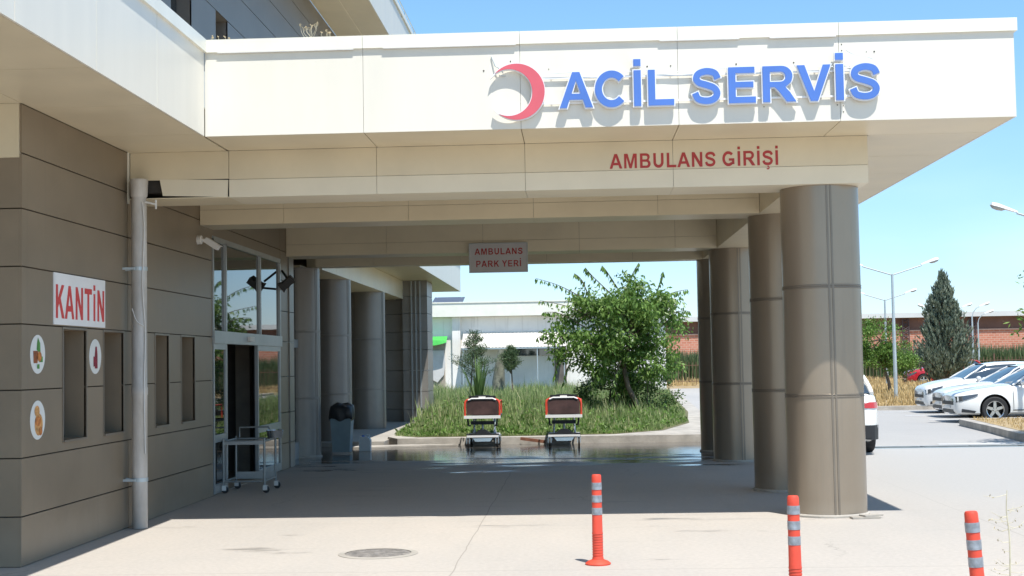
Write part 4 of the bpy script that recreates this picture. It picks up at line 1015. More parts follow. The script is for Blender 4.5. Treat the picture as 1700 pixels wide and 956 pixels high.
    if kind != 'sedan': loft(4.22, 4.30, [3, 4, 5, 6], .03, 'roof_spoiler', paint, t, 3)
    # pillars and window frame
    for sy in (1, -1):
        q = MB()
        def P3(x, j, off=.008): S_ = sec(x, off); return V((x*s, sy*S_[j][0], S_[j][1]))
        def strip(pts, w0):
            q.tube(pts, w0, 6)
        strip([P3(st_+.02, 1)]+[P3(x, 4 if x > r0_-.3 else 3) for x in (st_+.25, st_+.45, st_+.62, r0_)], .026)
        strip([P3(r0_+(r1_-r0_)*i/8, 3) for i in range(9)], .020)
        ex = en-.05
        strip([P3(r1_, 3), P3(r1_+(ex-r1_)*.35, 3), P3(r1_+(ex-r1_)*.7, 2), P3(ex, 1)], .055)
        mid = (st_+en)/2+.02
        strip([P3(mid, 1), P3(mid, 2), P3(mid, 3)], .022)
        q.build('pillars', paint, t, smooth=50)
    q = MB()
    for sy in (1, -1):
        y = sy*(hw+.0005)
        for x in ((2.45, 1.38, 3.35) if kind == 'sedan' else (2.4, 1.3, 3.3)):
            q.box(x*s-.003, x*s+.003, y-.008, y+.0015, .34, .80*h)
        q.box(1.36*s, 3.4*s, y-.012, y+.003, .30, .325)
    q.build('door_gap', M['black'], t)
    q = MB()
    for sy in (1, -1):
        for x in (2.15, 3.1): q.box(x*s, x*s+.17, sy*hw*.985-.012, sy*hw*.985+.022, .80*h, .83*h)
    q.build('door_handle', paint, t)
    for sy in (1, -1):
        q = MB(); q.lathe([(0, -.10), (.05, -.09), (.075, -.02), (.07, .06), (.03, .09), (0, .09)], (1.62*s, sy*(hw+.08), .99*h), 12, 'Y'); q.tube([(1.62*s, sy*hw*.9, .95*h), (1.62*s, sy*(hw+.05), .97*h)], .025, 8); q.build('mirror', paint, t, smooth=50)
        # headlight: a wedge wrapping the front corner, fitted to the body
        def skin(x, f):
            zl, zb, w2 = interp(low, x)*h, interp(belt, x)*h, interp(wid, x)*hw
            return w2
        q = MB(); pts_t, pts_b = [], []
        for i in range(9):
            x = .03+.50*i/8; w2 = skin(x, 0)+.004
            zt = (interp(belt, 0)*h+.02+(interp(belt, .5)*h-.08-interp(belt, 0)*h-.02)*i/8); zb2 = zt-.13*(1-i/8)**.6-.015
            pts_t.append((x*s, sy*w2*(.955), zt)); pts_b.append((x*s, sy*w2*1.0, zb2))
        fx = -.012
        fr_t = [(fx+.02, sy*skin(.0, 0)*f, interp(belt, 0)*h+.02) for f in (.55, .85)]
        fr_b = [(fx, sy*skin(.0, 0)*f, interp(belt, 0)*h-.11) for f in (.58, .86)]
        T_ = fr_t+pts_t; B_ = fr_b+pts_b; k = len(T_)
        q.add(T_+B_, [(i, i+1, k+i+1, k+i) for i in range(k-1)]); hl = q.build('headlight', M['lampglass'], t, smooth=60)
        # tail light
        q = MB(); Tt, Bb = [], []
        for x in (4.46, 4.52, 4.60, 4.66, 4.70, 4.735):
            w2 = skin(x, 0)+.006; z0 = (.82 if kind == 'sedan' else .84)*h
            Tt.append((x*s, sy*w2*.985, z0+.07)); Bb.append((x*s, sy*w2*1.0, z0-.035))
        for f in (.95, .8):
            w2 = skin(4.75, 0)*f; Tt.append((4.758*s, sy*w2, z0+.055)); Bb.append((4.762*s, sy*w2, z0-.03))
        k = len(Tt); q.add(Tt+Bb, [(i, i+1, k+i+1, k+i) for i in range(k-1)]); q.build('tail_light', M['redglass'], t, smooth=60)
    # grille, lower intake, bumper
    w0 = hw*.6
    q = MB(); q.box(-.012, .03, -w0*.95, w0*.95, .45*h, .54*h)
    gb = q.build('grille', M['black'], t)
    q = MB()
    for z in (.47, .50, .53): q.box(-.018, -.0125, -w0*.93, w0*.93, z*h-.004, z*h+.004)
    q.build('grille_bar', M['rubber'], gb)
    q = MB(); q.box(-.022, -.0185, -.25, .25, .365*h, .425*h); q.build('number_plate', M['white'], t)
    q = MB(); q.prism([[(-w0*1.02, .245*h), (w0*1.02, .245*h), (w0*.9, .335*h), (-w0*.9, .335*h)]], (-.008, 0, 0), (0, 1, 0), (0, 0, 1), (.08, 0, 0))
    for sy in (1, -1):
        q.prism([[(.10, .27), (.42, .25), (.46, .30), (.12, .36)]], (0, sy*(hw*.93), 0), (1, 0, 0), (0, 0, 1), (0, sy*.045, 0))
    q.build('bumper_intake', M['black'], t)
    # rear bumper valance and plate recess
    q = MB(); q.prism([[(-hw*.74, .30), (hw*.74, .30), (hw*.70, .52 if dark_trim else .38), (-hw*.70, .52 if dark_trim else .38)]], (L-.03, 0, 0), (0, 1, 0), (0, 0, 1), (.05, 0, 0))
    if dark_trim:
        pr = [(4.30, 1.0), (4.5, 1.0), (4.62, 1.0), (4.70, 1.0), (4.75, 1.0)]
        for sy in (1, -1):
            Tt = [(x*s+.004, sy*(interp(wid, x)*hw*f+.008), .52) for x, f in pr]; Bb = [(x*s, sy*(interp(wid, x)*hw*f+.002), .27) for x, f in pr]
            Tt.append((L+.02, sy*hw*.5, .52)); Bb.append((L+.02, sy*hw*.5, .30))
            k = len(Tt); q.add(Tt+Bb, [(i, i+1, k+i+1, k+i) for i in range(k-1)])
    q.build('rear_valance', M['black'], t)
    q = MB(); q.box(L-.0, L+.012, -.26, .26, .62*h, .72*h); q.build('number_plate', M['white'], t)
    # wheels
    for x in wx:
        for sy in (-1, 1):
            yc = sy*(hw-.125); q = MB()
            q.lathe([(.215, -.10), (.30, -.105), (.322, -.085), (wr, -.05), (wr, .05), (.322, .085), (.30, .105), (.215, .10)], (x, yc, wr), 40, 'Y'); wn = MB()
            e = thing('wheel', (x, yc, wr), None, None); e.parent = t
            ty = q.build('tyre', M['rubber'], e, smooth=40)
            q = MB(); yo = sy*.085
            q.lathe([(.218, sy*.10), (.205, sy*.075), (.20, -sy*.05), (.0, -sy*.05)], (x, yc, wr), 36, 'Y')
            q.k = 1
            q2 = MB()
            q2.lathe([(.0, sy*.088), (.045, sy*.088), (.055, sy*.06), (.055, sy*.03)], (x, yc, wr), 20, 'Y')
            for k in range(5):
                a = 2*pi*k/5+pi/2; ca, sa = cos(a), sin(a)
                q2.prism([[(.03, -.042), (.205, -.030), (.205, .030), (.03, .042)]], (x, yc+sy*.055, wr), (ca, 0, sa), (-sa, 0, ca), (0, sy*.024, 0))
            q2.lathe([(.218, sy*.10), (.222, sy*.108), (.205, sy*.10), (.200, sy*.075)], (x, yc, wr), 36, 'Y')
            q.build('wheel_well', M['black'], e, smooth=40); q2.build('rim', M['chrome'], e, smooth=30)
    t.location = (X, Y, 0.0); t.rotation_euler = (0, 0, heading)
    return t
# nose points to -X for the row on the right
c1 = car('white sedan nearest in the parked row, five spoke wheel behind the kerb', 9.46, 36.3, 0, M['carwhite'])
c2 = car('white sedan, second in the parked row, between two white cars', 9.97, 39.3, 0, M['carwhite'], L=4.6)
c3 = car('white hatchback farthest in the row of three white cars, nearest the dry grass', 10.26, 42.6, 0, M['carwhite'], kind='hatch', L=4.4, H=1.48)
c4 = car('silver car roof showing behind the row of white cars', 13.9, 47.8, 0, M['carsilver'], kind='hatch', L=4.5, H=1.66)
for c in (c1, c2, c3, c4): c['group'] = 'cars parked in the car park'
c5 = car('red car half hidden behind the tall blue green conifer', 18.5, 80, 0, M['red'], kind='hatch', L=4.3, H=1.5)
c6 = car('white hatchback with dark bumper peeking out from behind the nearest column', 4.38, 28.8, rad(-90), M['carwhite'], kind='hatch', L=4.4, H=1.47, dark_trim=True)

# ------------------------------------------------------------------ street lamps
def lamp(x, y, label, double=True, h=4.95, near=False):
    t = thing('street_lamp', (x, y, 0), label, 'street lamp')
    b = MB(); b.tube([(x, y, 0), (x, y, h)], [.075, .045], 12); b.lathe([(.14, 0), (.14, .02), (.08, .03)], (x, y, .12), 12); b.build('pole', M['galv'], t, smooth=40)
    for s in ((-1, 1) if double else (1,)):
        if double: pts = [(x, y, h-.03), (x+s*1.05, y, h+.30)]
        else: pts = [(x, y, h-.05), (x+s*.08, y, h+.25), (x+s*.28, y, h+.50), (x+s*.45, y, h+.58)]
        b = MB(); b.tube(pts, .028, 8); b.build('arm', M['galv'], t, smooth=40)
        e = pts[-1]; Rm = Matrix.Translation(e) @ Matrix.Rotation(rad(-17*s), 4, 'Y')
        q = MB(); k = .66
        prof = [(0, .045), (.10, .06), (.30, .085), (.52, .11), (.64, .09), (.66, .02)]
        n = 10; vs = []
        for (u, w_) in prof:
            for j in range(n+1):
                a = pi*j/n; vs.append(Rm @ V((s*u, w_*cos(a), .015+.9*w_*sin(a))))
        q.add(vs, [(i*(n+1)+j, i*(n+1)+j+1, (i+1)*(n+1)+j+1, (i+1)*(n+1)+j) for i in range(len(prof)-1) for j in range(n)]+[[i*(n+1) for i in range(len(prof))]+[i*(n+1)+n for i in range(len(prof)-1, -1, -1)]])
        hd = q.build('lamp_head', M['white'], t, smooth=50)
        q = MB(); vs = []
        for (u, w_) in [(.30, .02), (.36, .075), (.48, .095), (.60, .075), (.65, .02)]:
            for j in range(n+1):
                a = pi+pi*j/n; vs.append(Rm @ V((s*u, w_*cos(a), .012+.75*w_*sin(a))))
        q.add(vs, [(i*(n+1)+j, i*(n+1)+j+1, (i+1)*(n+1)+j+1, (i+1)*(n+1)+j) for i in range(4) for j in range(n)]); q.build('lamp_glass', M['shutter'], hd, smooth=50)
    return t
# ------------------------------------------------------------------ vegetation helpers
def leafquad(b, p, d, up_, l, w_):
    """one pointed leaf: four-sided blade along d"""
    s_ = d.cross(up_)
    if s_.length < 1e-4: s_ = d.cross(V((1, 0, 0)))
    s_.normalize(); m_ = p+d*(l*.45)
    o = len(b.v); b.v += [tuple(p), tuple(m_+s_*w_/2), tuple(p+d*l), tuple(m_-s_*w_/2)]
    b.f.append([o, o+1, o+2, o+3]); b.m.append(0)
def rdir():
    while True:
        v = V((random.uniform(-1, 1), random.uniform(-1, 1), random.uniform(-1, 1)))
        if .05 < v.length < 1: return v.normalized()
def limbs(base, targets, r0, trunkpts):
    b = MB(); b.tube(trunkpts, [r0*(1-.45*i/(len(trunkpts)-1)) for i in range(len(trunkpts))], 8)
    for tg in targets:
        k = random.randrange(len(trunkpts)//2, len(trunkpts)); a = V(trunkpts[k]); tg = V(tg)
        mid = a.lerp(tg, .5)+V((random.uniform(-.12, .12), random.uniform(-.12, .12), .10*(tg-a).length))
        b.tube(catmull([tuple(a), tuple(mid), tuple(tg)], 4), [r0*.42*(1-.85*i/8) for i in range(9)], 6)
    return b
def broadleaf(name, label, base, crown, trunkpts, nclump, nleaf, ls, lm, r0=.06, droop=.5, cl=.42, group=None, extra=()):
    t = thing(name, base, label, 'tree', group)
    cents = []
    for (cx, cy, cz, rx, ry, rz, n) in crown:
        for _ in range(n):
            d = rdir()*random.uniform(.35, 1)**.5; cents.append(V((cx+d.x*rx, cy+d.y*ry, cz+d.z*rz)))
    tb_ = limbs(base, random.sample([tuple(c) for c in cents], min(26, len(cents))), r0, trunkpts)
    for pts in extra: tb_.tube(catmull(pts, 4), [.018*(1-.7*i/((len(pts)-1)*4)) for i in range((len(pts)-1)*4+1)], 5)
    tb_.build('trunk', M['bark'], t, smooth=50)
    b = MB()
    for c in cents:
        s = random.uniform(.55, 1.25)*cl; out = rdir()
        for _ in range(int(nleaf*s/cl)):
            o_ = rdir()*random.random()**.6; p = c+V((o_.x*s, o_.y*s, o_.z*s*.7))
            d = (rdir()+V((0, 0, -droop))+o_*.5).normalized()
            leafquad(b, p, d, rdir(), ls*random.uniform(.6, 1.3), ls*random.uniform(.32, .5))
    for pts in extra:
        cp_ = catmull(pts, 6)
        for q in cp_[3:]:
            for _ in range(3): leafquad(b, V(q), (V((random.uniform(-.6, .6), random.uniform(-.6, .6), -1))).normalized(), rdir(), ls*random.uniform(.9, 1.4), ls*.4)
    b.build('crown', lm, t, fix=False)
    return t

# ------------------------------------------------------------------ lamps
lamp(11.46, 51, 'nearest double armed street lamp, standing before the round green tree', h=4.66)
lamp(16.2, 74, 'smaller double armed street lamp farther off above the round green tree', h=4.66)
lamp(11.7, 34, 'street lamp head reaching in at the right edge over the parked cars', h=4.78)
lamp(22.95, 88, 'double armed lamp behind the blue green conifer, one head showing', h=4.35)
lamp(23.75, 85, 'single curved lamp standing right of the conifer', False, h=4.0)
lamp(26.92, 95, 'farthest single lamp, close behind the curved one right of the conifer', False, h=3.85)

# ------------------------------------------------------------------ trees
random.seed(11)
broadleaf('bushy_tree', 'leafy green tree with drooping leaves on the grass island behind the stretchers', (1.75, 38, .1),
    [(1.05, 38, 2.6, .95, 1.1, .85, 34), (2.25, 38, 2.7, .6, .8, .8, 28), (1.0, 38.2, 2.35, 1.0, 1.0, .75, 34), (1.3, 37.7, 3.0, .9, .8, .5, 22), (2.05, 38, 3.35, .55, .7, .42, 14), (-.1, 37.8, 2.2, .72, .8, .5, 20), (1.45, 38, 3.75, .38, .5, .25, 6), (.35, 38, 3.25, .48, .6, .36, 9), (-.25, 38, 2.75, .4, .5, .2, 4), (.8, 37.9, 1.6, .8, .7, .4, 14), (2.2, 38, 1.7, .65, .6, .45, 14), (1.6, 38.6, 1.25, .9, .4, .4, 10)],
    [(1.78, 38, .1), (1.62, 38, .5), (1.38, 38, 1.0), (1.25, 38, 1.7), (1.15, 38, 2.5), (1.1, 38, 3.3)], 0, 80, .14, M['leaf'], r0=.085, droop=.9, cl=.36,
    extra=[[(.5, 38, 3.2), (0, 38, 3.55), (-.5, 37.9, 3.8), (-1.05, 37.9, 3.98)], [(.4, 38, 2.9), (-.2, 38, 3.2), (-.95, 38, 3.38)], [(.3, 38, 2.6), (-.4, 37.8, 3.0), (-.85, 37.8, 3.05)],
           [(.1, 38, 2.2), (-.7, 37.8, 2.45), (-1.05, 37.8, 2.35)], [(1.2, 38, 3.6), (.9, 38, 4.1), (.75, 38, 4.3)], [(1.0, 38, 3.5), (.5, 38, 4.0), (.3, 38, 4.25)], [(1.4, 38, 3.7), (1.6, 38, 4.1), (1.75, 38, 4.35)], [(2.2, 38, 3.5), (2.35, 38, 3.9), (2.4, 38, 4.1)], [(-.2, 37.7, 2.0), (-.5, 37.7, 1.7), (-.6, 37.7, 1.3)], [(1.2, 37.6, 1.7), (1.0, 37.5, 1.2), (1.05, 37.5, .75)], [(.4, 38, 3.4), (.2, 38, 3.9), (.0, 38, 4.1)],
           [(2.2, 38, 3.2), (2.6, 38, 3.5), (3.05, 38, 3.6)], [(2.3, 38, 2.6), (2.8, 38, 3.0), (3.1, 38, 3.0)], [(.2, 38, 1.8), (-.2, 37.7, 1.6), (-.35, 37.7, 1.15)], [(.8, 38, 1.8), (.5, 37.7, 1.3), (.35, 37.7, .9)],
           [(1.85, 38.2, .1), (1.93, 38.2, 1.0), (1.85, 38.1, 2.0), (1.8, 38, 2.8)]])
broadleaf('dense_shrub', 'dark dense shrub under the leafy tree on the island', (.9, 39.2, .15),
    [(.9, 39.2, .95, .85, .6, .75, 34), (2.0, 39.2, .85, .8, .6, .65, 26), (1.5, 39.4, 1.3, .6, .5, .5, 12)], [(.9, 39.4, .15), (.9, 39.4, .5), (.95, 39.4, .9)], 0, 130, .09, M['leafd'], r0=.04, droop=.2, cl=.34)
broadleaf('round_tree', 'round bright green tree beside the nearest double street lamp', (13.1, 60, 0),
    [(12.7, 60, 2.35, .95, .9, .95, 34), (13.4, 60, 1.75, .75, .8, .55, 20), (12.3, 60, 1.7, .7, .7, .5, 12), (14.2, 61, 1.35, .5, .5, .4, 10)],
    [(13.25, 60, 0), (13.2, 60, .6), (13.0, 60, 1.3), (12.9, 60, 2.4)], 0, 150, .12, M['leafl'], r0=.08, droop=.1, cl=.42)
broadleaf('edge_tree', 'green tree whose crown just enters at the right edge of the picture', (9.9, 26.6, .1),
    [(9.95, 26.6, 2.9, 1.25, 1.3, 1.0, 46), (9.6, 26.6, 2.3, 1.1, 1.0, .45, 18)],
    [(10.3, 26.6, .1), (10.2, 26.6, .9), (10.1, 26.6, 1.8), (10.0, 26.6, 3.0)], 0, 130, .11, M['leafl'], r0=.09, droop=.3, cl=.40)
# a hedge of bushes between field and car park
for i, (x, y, r, lb) in enumerate(((16.3, 86, .9, 'low green bush left of the conifer behind the dry grass'), (29.5, 80, 1.3, 'green bush behind the silver car at the right edge'))):
    broadleaf('green_bush', lb, (x, y, .1), [(x, y, 1.2, r, r, .9, 18)], [(x, y, .1), (x, y, .7), (x, y, 1.4)], 0, 120, .14, M['leafl'], r0=.05, droop=.1, cl=.45)

# blue green conifer: upright feathery plumes round a trunk
def conifer(name, label, x, y, z0, H, R, m, n, ls=.17, flat=False):
    t = thing(name, (x, y, z0), label, 'tree')
    tb_ = MB(); tb_.tube([(x, y, 0), (x, y, z0+H*.5), (x+.03, y, z0+H*.92)], [.14*R, .10*R, .02], 8)
    b = MB()
    for i in range(n):
        f = random.random()**1.15; z = z0+H*(.04+.90*f)
        prof = (1-f)**.72*(min(1, (f+.10)/.22)**.6)
        a = random.uniform(0, 2*pi); rr = R*prof*random.uniform(.66, 1.16); c = V((x, y, z)); o_ = V((cos(a), sin(a), 0))
        root = c+o_*rr*.35; L_ = (1.45 if random.random() < .1 else 1)*random.uniform(.5, 1.2)*(.5+.5*(1-f))*R*.62
        tip = c+o_*rr+V((0, 0, L_)); mid = root.lerp(tip, .5)+o_*rr*.22-V((0, 0, .06))
        if i % 3 == 0: tb_.tube([tuple(V((x, y, z-.1))), tuple(root), tuple(mid)], [.03, .02, .006], 5)
        for k in range(34):
            u = random.random(); p = (root*(1-u)**2+mid*2*u*(1-u)+tip*u*u); wd = .085*R*(1.05-u)
            p = p+rdir()*wd*random.random(); d = ((tip-mid).normalized()*1.2+rdir()*.55).normalized()
            leafquad(b, p, d, rdir(), ls*random.uniform(.6, 1.3), ls*.30)
    tb_.build('trunk', M['bark'], t, smooth=50); b.build('crown', m, t, fix=False)
    return t
conifer('conifer_tree', 'tall blue green conical conifer standing in the dry grass beside the car park', 18.15, 70, .15, 5.4, 1.62, M['needle'], 520, .22)

def pinelet(label, x, y, H, R, zc, lean):
    t = thing('young_pine', (x, y, .1), label, 'tree')
    b = MB(); b.tube([(x+lean, y, .1), (x+lean*.5, y, zc), (x, y, H)], [.04, .03, .012], 7); c = MB()
    for i in range(46):
        z = random.uniform(zc, H-.1); f = (z-zc)/(H-zc); a = random.uniform(0, 2*pi); rr = R*(1-f)**.7*random.uniform(.5, 1)
        tip = V((x+rr*cos(a), y+rr*sin(a), z+.25*rr+.12)); b.tube([(x, y, z-.05), tuple(tip)], [.012, .004], 5)
        for k in range(60):
            u = random.uniform(.35, 1.1); p = V((x, y, z-.05)).lerp(tip, u)+rdir()*.07
            leafquad(c, p, (V((0, 0, .8))+rdir()).normalized(), rdir(), random.uniform(.10, .2), .022)
    b.build('trunk', M['bark'], t, smooth=50); c.build('crown', M['pine'], t, fix=False)
pinelet('young pine with two thin stems left of the long leaved plant', -4.0, 55, 2.9, 1.05, 1.05, -.25)
pinelet('smaller round young pine on a thin stem before the white annex', -2.72, 58, 2.3, .62, 1.3, .08)
t = thing('wrapped_trunk', (-3.3, 59, .1), 'thick pale grey green tree stump tapering upward between the two young pines', 'tree trunk')
b = MB(); b.tube([(-3.3, 59, .1), (-3.28, 59, .9), (-3.22, 59, 1.6), (-3.12, 59, 2.25)], [.30, .27, .21, .14], 12)
for v in range(len(b.v)): q = noise.noise(V(b.v[v])*3); b.v[v] = (b.v[v][0]+.05*q, b.v[v][1], b.v[v][2])
b.build('trunk', M['greybark'], t, smooth=60)
t = thing('long_leaved_plant', (-2.52, 36, .15), 'upright plant with long arching leaves behind the left stretcher', 'plant')
b = MB()
for i in range(46):
    a = random.uniform(0, 2*pi); L_ = random.uniform(.9, 1.9); sp = random.uniform(.05, .38); w_ = random.uniform(.028, .05); pr = None
    for k in range(6):
        f = k/5; p = V((-2.52+sp*f**1.4*L_*cos(a), 36+sp*f**1.4*L_*sin(a), .15+L_*(f-.18*f*f*sp*3))); s_ = V((-sin(a), cos(a), 0))*(w_*(.35+1.3*f)*(1-f)**.6+.002)
        b.v += [tuple(p-s_), tuple(p+s_)]; o = len(b.v)
        if k: b.f.append([o-4, o-3, o-1, o-2]); b.m.append(0)
b.build('leaves', M['yucca'], t, fix=False)
b = MB(); b.tube([(-2.52, 36, .15), (-2.52, 36, .8)], [.05, .03], 8); b.build('stem', M['bark'], t)

# ------------------------------------------------------------------ grass, dry field, crop
def inpoly(x, y, P):
    c = False; j = len(P)-1
    for i in range(len(P)):
        if (P[i][1] > y) != (P[j][1] > y) and x < (P[j][0]-P[i][0])*(y-P[i][1])/(P[j][1]-P[i][1])+P[i][0]: c = not c
        j = i
    return c
def blades(name, poly, n, hf, wd, m, z=0., seed=1, bias=1.6, seg=2, lean=.35):
    random.seed(seed); b = MB(); xs = [p[0] for p in poly]; ys = [p[1] for p in poly]; k = 0
    while k < n:
        x = random.uniform(min(xs), max(xs)); y = min(ys)+(max(ys)-min(ys))*random.random()**bias
        if not inpoly(x, y, poly): continue
        k += 1
        h = hf(x, y)*random.uniform(.45, 1.15); a = random.uniform(0, 2*pi); l_ = random.uniform(.05, lean)*h
        w_ = wd*random.uniform(.6, 1.3); s_ = V((cos(a+1.3), sin(a+1.3), 0))*w_/2; d = V((cos(a), sin(a), 0))*l_
        p = V((x, y, z)); o = len(b.v); q = p+d*.35+V((0, 0, h*.6)); tp = p+d+V((0, 0, h*(1-.15*random.random())))
        b.v += [tuple(p-s_), tuple(p+s_), tuple(q+s_*.7), tuple(q-s_*.7), tuple(tp)]
        b.f += [[o, o+1, o+2, o+3], [o+3, o+2, o+4]]; b.m += [0, 0]
    o = b.build(name, m, fix=False); return tag(o, kind='stuff')
gpi = [(-4.0, 30.5), (-3.45, 29.85), (-1, 29.78), (.8, 30.0), (1.85, 31.3), (2.65, 34.7), (2.85, 37), (3.2, 42), (3.9, 58), (4.6, 70), (-11.9, 70), (-11.9, 41.2), (-4.2, 41.2), (-4.1, 39)]
def gh(x, y):
    edge = min(1, max(0, (y-30.2)/5.5))**1.2; r = min(1, max(.12, (2.9+(y-37)*.06-x)/1.6)) if y > 31 else 1
    tuft = .72+.7*noise.noise(V((x*1.3, y*.6, 3)))+.5*noise.noise(V((x*4, y*3, 9)))+(.35 if random.random() < .06 else 0)
    return (.10+.56*edge)*max(.12, tuft)*(.22+.78*r)
o = blades('grass', gpi, 80000, gh, .020, M['grass'], .15, 3, 1.9); tag(o, 'long green grass growing on the island behind the kerb', 'grass')
random.seed(44); b = MB()
for _ in range(900):
    x = random.uniform(-4, 3); y = 30+13*random.random()**1.6
    if not inpoly(x, y, gpi): continue
    hh = gh(x, y)*random.uniform(.4, .95)
    for k in range(9): leafquad(b, V((x+random.uniform(-.1, .1), y, .15+hh*random.uniform(.2, 1))), rdir(), rdir(), random.uniform(.07, .16), random.uniform(.03, .06))
o = b.build('ground_cover', M['leafl'], fix=False); tag(o, 'broad leaved weeds mixed into the island grass', 'weeds', kind='stuff')
def dh(x, y): return .10+.42*max(0, noise.noise(V((x*.45, y*.25, 7)))+.45)*min(1, max(.1, (y-45)/6))
o = blades('dry_grass', [(9.5, 45.4), (40, 45.4), (60, 100), (5.5, 100), (5.5, 85), (9.2, 84)], 60000, dh, .05, M['drygrass'], .115, 5, 1.5); tag(o, 'tall dry yellow grass beyond the car park', 'grass')
o = blades('verge_grass', [(9.5, 34.4), (9.2, 31), (8.95, 28), (9.2, 27.4), (10, 27.1), (22, 27.1), (22, 34.5)], 9000, lambda x, y: .05+.10*abs(noise.noise(V((x, y, 2)))), .02, M['drygrass'], .155, 6, 1.0); tag(o, 'short dry yellow grass on the kerbed verge before the parked cars', 'grass')
o = blades('crop_field', [(4, 103), (75, 103), (75, 108), (4, 108)], 42000, lambda x, y: 2.45+.3*noise.noise(V((x*.3, 1, 1))), .11, M['corn'], 0, 8, 1.2, lean=.14); tag(o, 'tall green maize crop in front of the brick factory', 'crop')

# fence of thin iron bars
fn = thing('iron_fence', (30, 88.5, 0), 'thin brown iron bar fence along the dry field before the crop', 'fence')
b = MB()
for z in (.35, 1.35): b.box(5, 62, 88.48, 88.52, z-.02, z+.02)
for k in range(260): x = 5.1+k*.22; b.box(x-.014, x+.014, 88.485, 88.515, .1, 1.55)
rustm = mat('rusty_iron', (.16, .09, .06), .8, var=.2); b.build('bars', rustm, fn)
for k in range(20):
    x = 5+k*3; b = MB(); b.box(x-.04, x+.04, 88.46, 88.54, 0, 1.72); b.prism([[(-.04, 0), (.04, 0), (0, .08)]], (x, 88.46, 1.72), (1, 0, 0), (0, 0, 1), (0, .08, 0)); b.build('post', rustm if k % 3 else M['offwhite'], fn)

# weeds and dry stalk
def weed(x, y, z, H, n, label, spread=.5):
    t = thing('dried_weed', (x, y, z), label, 'weed'); b = MB(); c = MB()
    for i in range(n):
        a = random.uniform(-1, 1)*spread; p = V((x+random.uniform(-.06, .06), y, z)); tip = p+V((a*H, random.uniform(-.1, .1)*H, H*random.uniform(.6, 1)))
        mid = p.lerp(tip, .5)+V((a*.05, 0, .05*H)); b.tube(catmull([tuple(p), tuple(mid), tuple(tip)], 3), .0016, 4)
        for _ in range(4):
            u = random.uniform(.5, 1); q = mid.lerp(tip, u*1.0); e = q+V((random.uniform(-.5, .5), random.uniform(-.3, .3), .6))*H*.22
            b.tube([tuple(q), tuple(e)], .0012, 4); c.lathe([(0, -.006), (.0055, 0), (0, .008)], tuple(e), 6)
    b.build('stem', M['twig'], t); c.build('seed_head', M['straw'], t)
random.seed(21)
weed(-2.65, 14.12, 5.045, .17, 9, 'dried weed with seed heads growing on the canopy edge', .7); weed(-2.45, 14.12, 5.045, .10, 5, 'shorter dried weed right of the taller one on the canopy edge', .6)
weed(-3.62, 14.12, 5.045, .075, 6, 'small dried weed near the inner corner of the canopy edge', 1.0)
t = thing('dry_stalk', (2.45, 8.2, 0), 'tall thin pale dry stalk with bare twigs at the lower right edge', 'weed')
b = MB(); b.tube(catmull([(2.44, 8.2, 0), (2.455, 8.2, .4), (2.46, 8.2, .65), (2.448, 8.2, .80), (2.455, 8.2, .92)], 5), [.0062-.0035*i/20 for i in range(21)], 6); b.build('stem', M['twig'], t)
b = MB(); c = MB()
for i in range(30):
    z = random.uniform(.30, .92); s_ = random.choice((-1, 1)); L_ = random.uniform(.04, .15); p = V((2.455, 8.2, z)); e = p+V((s_*L_, random.uniform(-.05, .05), random.uniform(-.01, .06)))
    m_ = p.lerp(e, .5)+V((0, 0, -.012)); b.tube([tuple(p), tuple(m_), tuple(e)], [.0022, .0014, .0008], 4)
    for _ in range(2): q = m_.lerp(e, random.random()); leafquad(c, q, rdir(), rdir(), .018, .008)
b.build('twig', M['twig'], t); c.build('leaf', M['straw'], t, fix=False)

# ------------------------------------------------------------------ white annex behind the island
an = thing('annex_building', (-4, 72, 0), 'low white annex building with flat roof beyond the grass island', 'building')
b = MB(); b.box(-18, 4.6, 72, 84, 0, 4.1); b.build('wall', M['wallwhite'], an)
b = MB(); b.box(-18.5, 5.1, 71.5, 84, 4.11, 4.80); b.build('roof_fascia', M['coping'], an)
b = MB(); b.box(-18.5, 5.13, 71.46, 84, 4.801, 4.86); b.build('coping', M['coping'], an)
b = MB(); b.box(-6.35, -5.93, 71.80, 71.998, 0, 4.108); b.build('pilaster', M['wallwhite'], an)
b = MB(); b.box(.9, 1.3, 71.80, 71.998, 0, 4.108); b.build('pilaster', M['wallwhite'], an)
b = MB(); pr = [];
for k in range(60):
    x = -5.78+k*.088; b.add([(x, 70.5, 2.50-.02*(k % 2)), (x+.088, 70.5, 2.50-.02*((k+1) % 2)), (x+.088, 71.99, 3.30-.02*((k+1) % 2)), (x, 71.99, 3.30-.02*(k % 2))], [(0, 1, 2, 3)])
o = b.build('awning', M['awning'], an, fix=False)
b = MB(); b.box(-5.78, -.5, 70.49, 70.52, 2.40, 2.47); [b.tube([(x, 70.55, 0), (x, 70.55, 2.45)], .03, 6) for x in (-5.7, -3.3, -1.95, -.6)]; b.build('awning_post', M['galv'], o)
b = MB(); b.box(-3.4, -1.12, 71.95, 71.995, 2.05, 2.5); b.build('window', M['carglass'], an)
b = MB(); b.box(-1.10, -.50, 71.93, 71.996, 0, 2.45); b.build('door', M['dark'], an)
b = MB(); b.box(-8.3, -6.75, 71.94, 71.995, .0, 2.9); b.build('opening', M['dark2'], an)
b = MB(); b.prism([[(-1.0, .35), (-1.2, 0), (-.9, -.6), (-.35, -1.1), (0, -1.3), (.35, -.9), (.42, -.3), (.38, .35)]], (-7.15, 71.85, 2.05), (1, 0, 0), (0, 0, 1), (0, .03, 0)); b.build('hanging_cloth', M['doorcloth'], an)
b = MB(); pts = [(-8.4+i*.17, .0) for i in range(11)]
vs = []; 
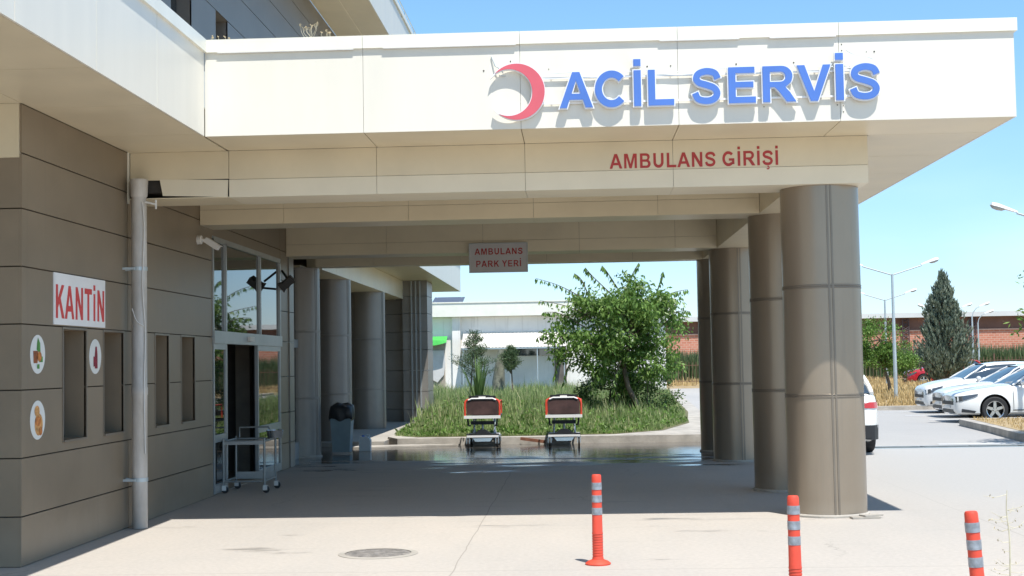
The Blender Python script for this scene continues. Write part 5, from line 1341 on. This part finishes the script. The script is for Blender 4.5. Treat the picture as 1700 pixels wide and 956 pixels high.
for i in range(11):
    x = -8.4+i*.18; d = 1-((i-5)/5)**2; vs += [(x, 71.90, 3.12), (x, 71.35, 2.92-.0*d), (x, 71.30, 2.80-.16*d)]
b.add(vs, [(3*i+j, 3*i+j+1, 3*i+4+j, 3*i+3+j) for i in range(10) for j in (0, 1)]); b.build('green_awning', M['green'], an, fix=False)
so_ = thing('solar_collector', (-6.7, 73, 4.86), 'dark solar collector lying on the roof of the white annex', 'solar panel')
b = MB(); b.prism([[(0, .10), (1.6, .45), (1.6, .40), (0, .05)]], (-7.45, 72.6, 4.8), (0, 1, 0), (0, 0, 1), (1.6, 0, 0)); b.build('panel', M['solar'], so_)
b = MB(); [b.tube([(x, y, 4.86), (x, y, 4.82+.1+.22*(y-72.6))], .03, 6) for x in (-7.3, -6.0) for y in (72.7, 74.0)]; b.build('stand', M['galv'], so_)

# ------------------------------------------------------------------ brick factory
fa = thing('brick_factory', (45, 160, 0), 'long red brick factory hall with pale flat roof edge on the horizon', 'building')
b = MB(); b.box(-20, 130, 160, 200, 0, 4.55); b.build('wall', M['brick'], fa)
b = MB(); b.box(-20, 130, 160.05, 199, 4.56, 6.0); b.build('upper_wall', M['darkeave'], fa)
b = MB(); b.box(-20.5, 130.5, 159.2, 200.5, 6.01, 6.55); b.build('roof', M['roofgrey'], fa)
b = MB(); b.box(-20, 130, 159.9, 159.998, 4.46, 4.62); b.build('string_course', mat('pale_course', (.55, .36, .28), .8, var=.1), fa)
lat = mat('dark_lattice', (.07, .05, .055), .7, var=.2)
for k in range(13):
    x = 7+k*7.45+.4; b = MB(); b.box(x-.40, x-.30, 159.6, 159.75, 0, 5.9); b.box(x+.30, x+.40, 159.6, 159.75, 0, 5.9)
    for j in range(12): b.tube([(x-.35, 159.68, .4+j*.46), (x+.35, 159.68, .4+(j+.9)*.46)], .05, 4); b.tube([(x+.35, 159.68, .4+j*.46), (x-.35, 159.68, .4+(j+.9)*.46)], .05, 4)
    b.build('lattice_column', lat, fa)
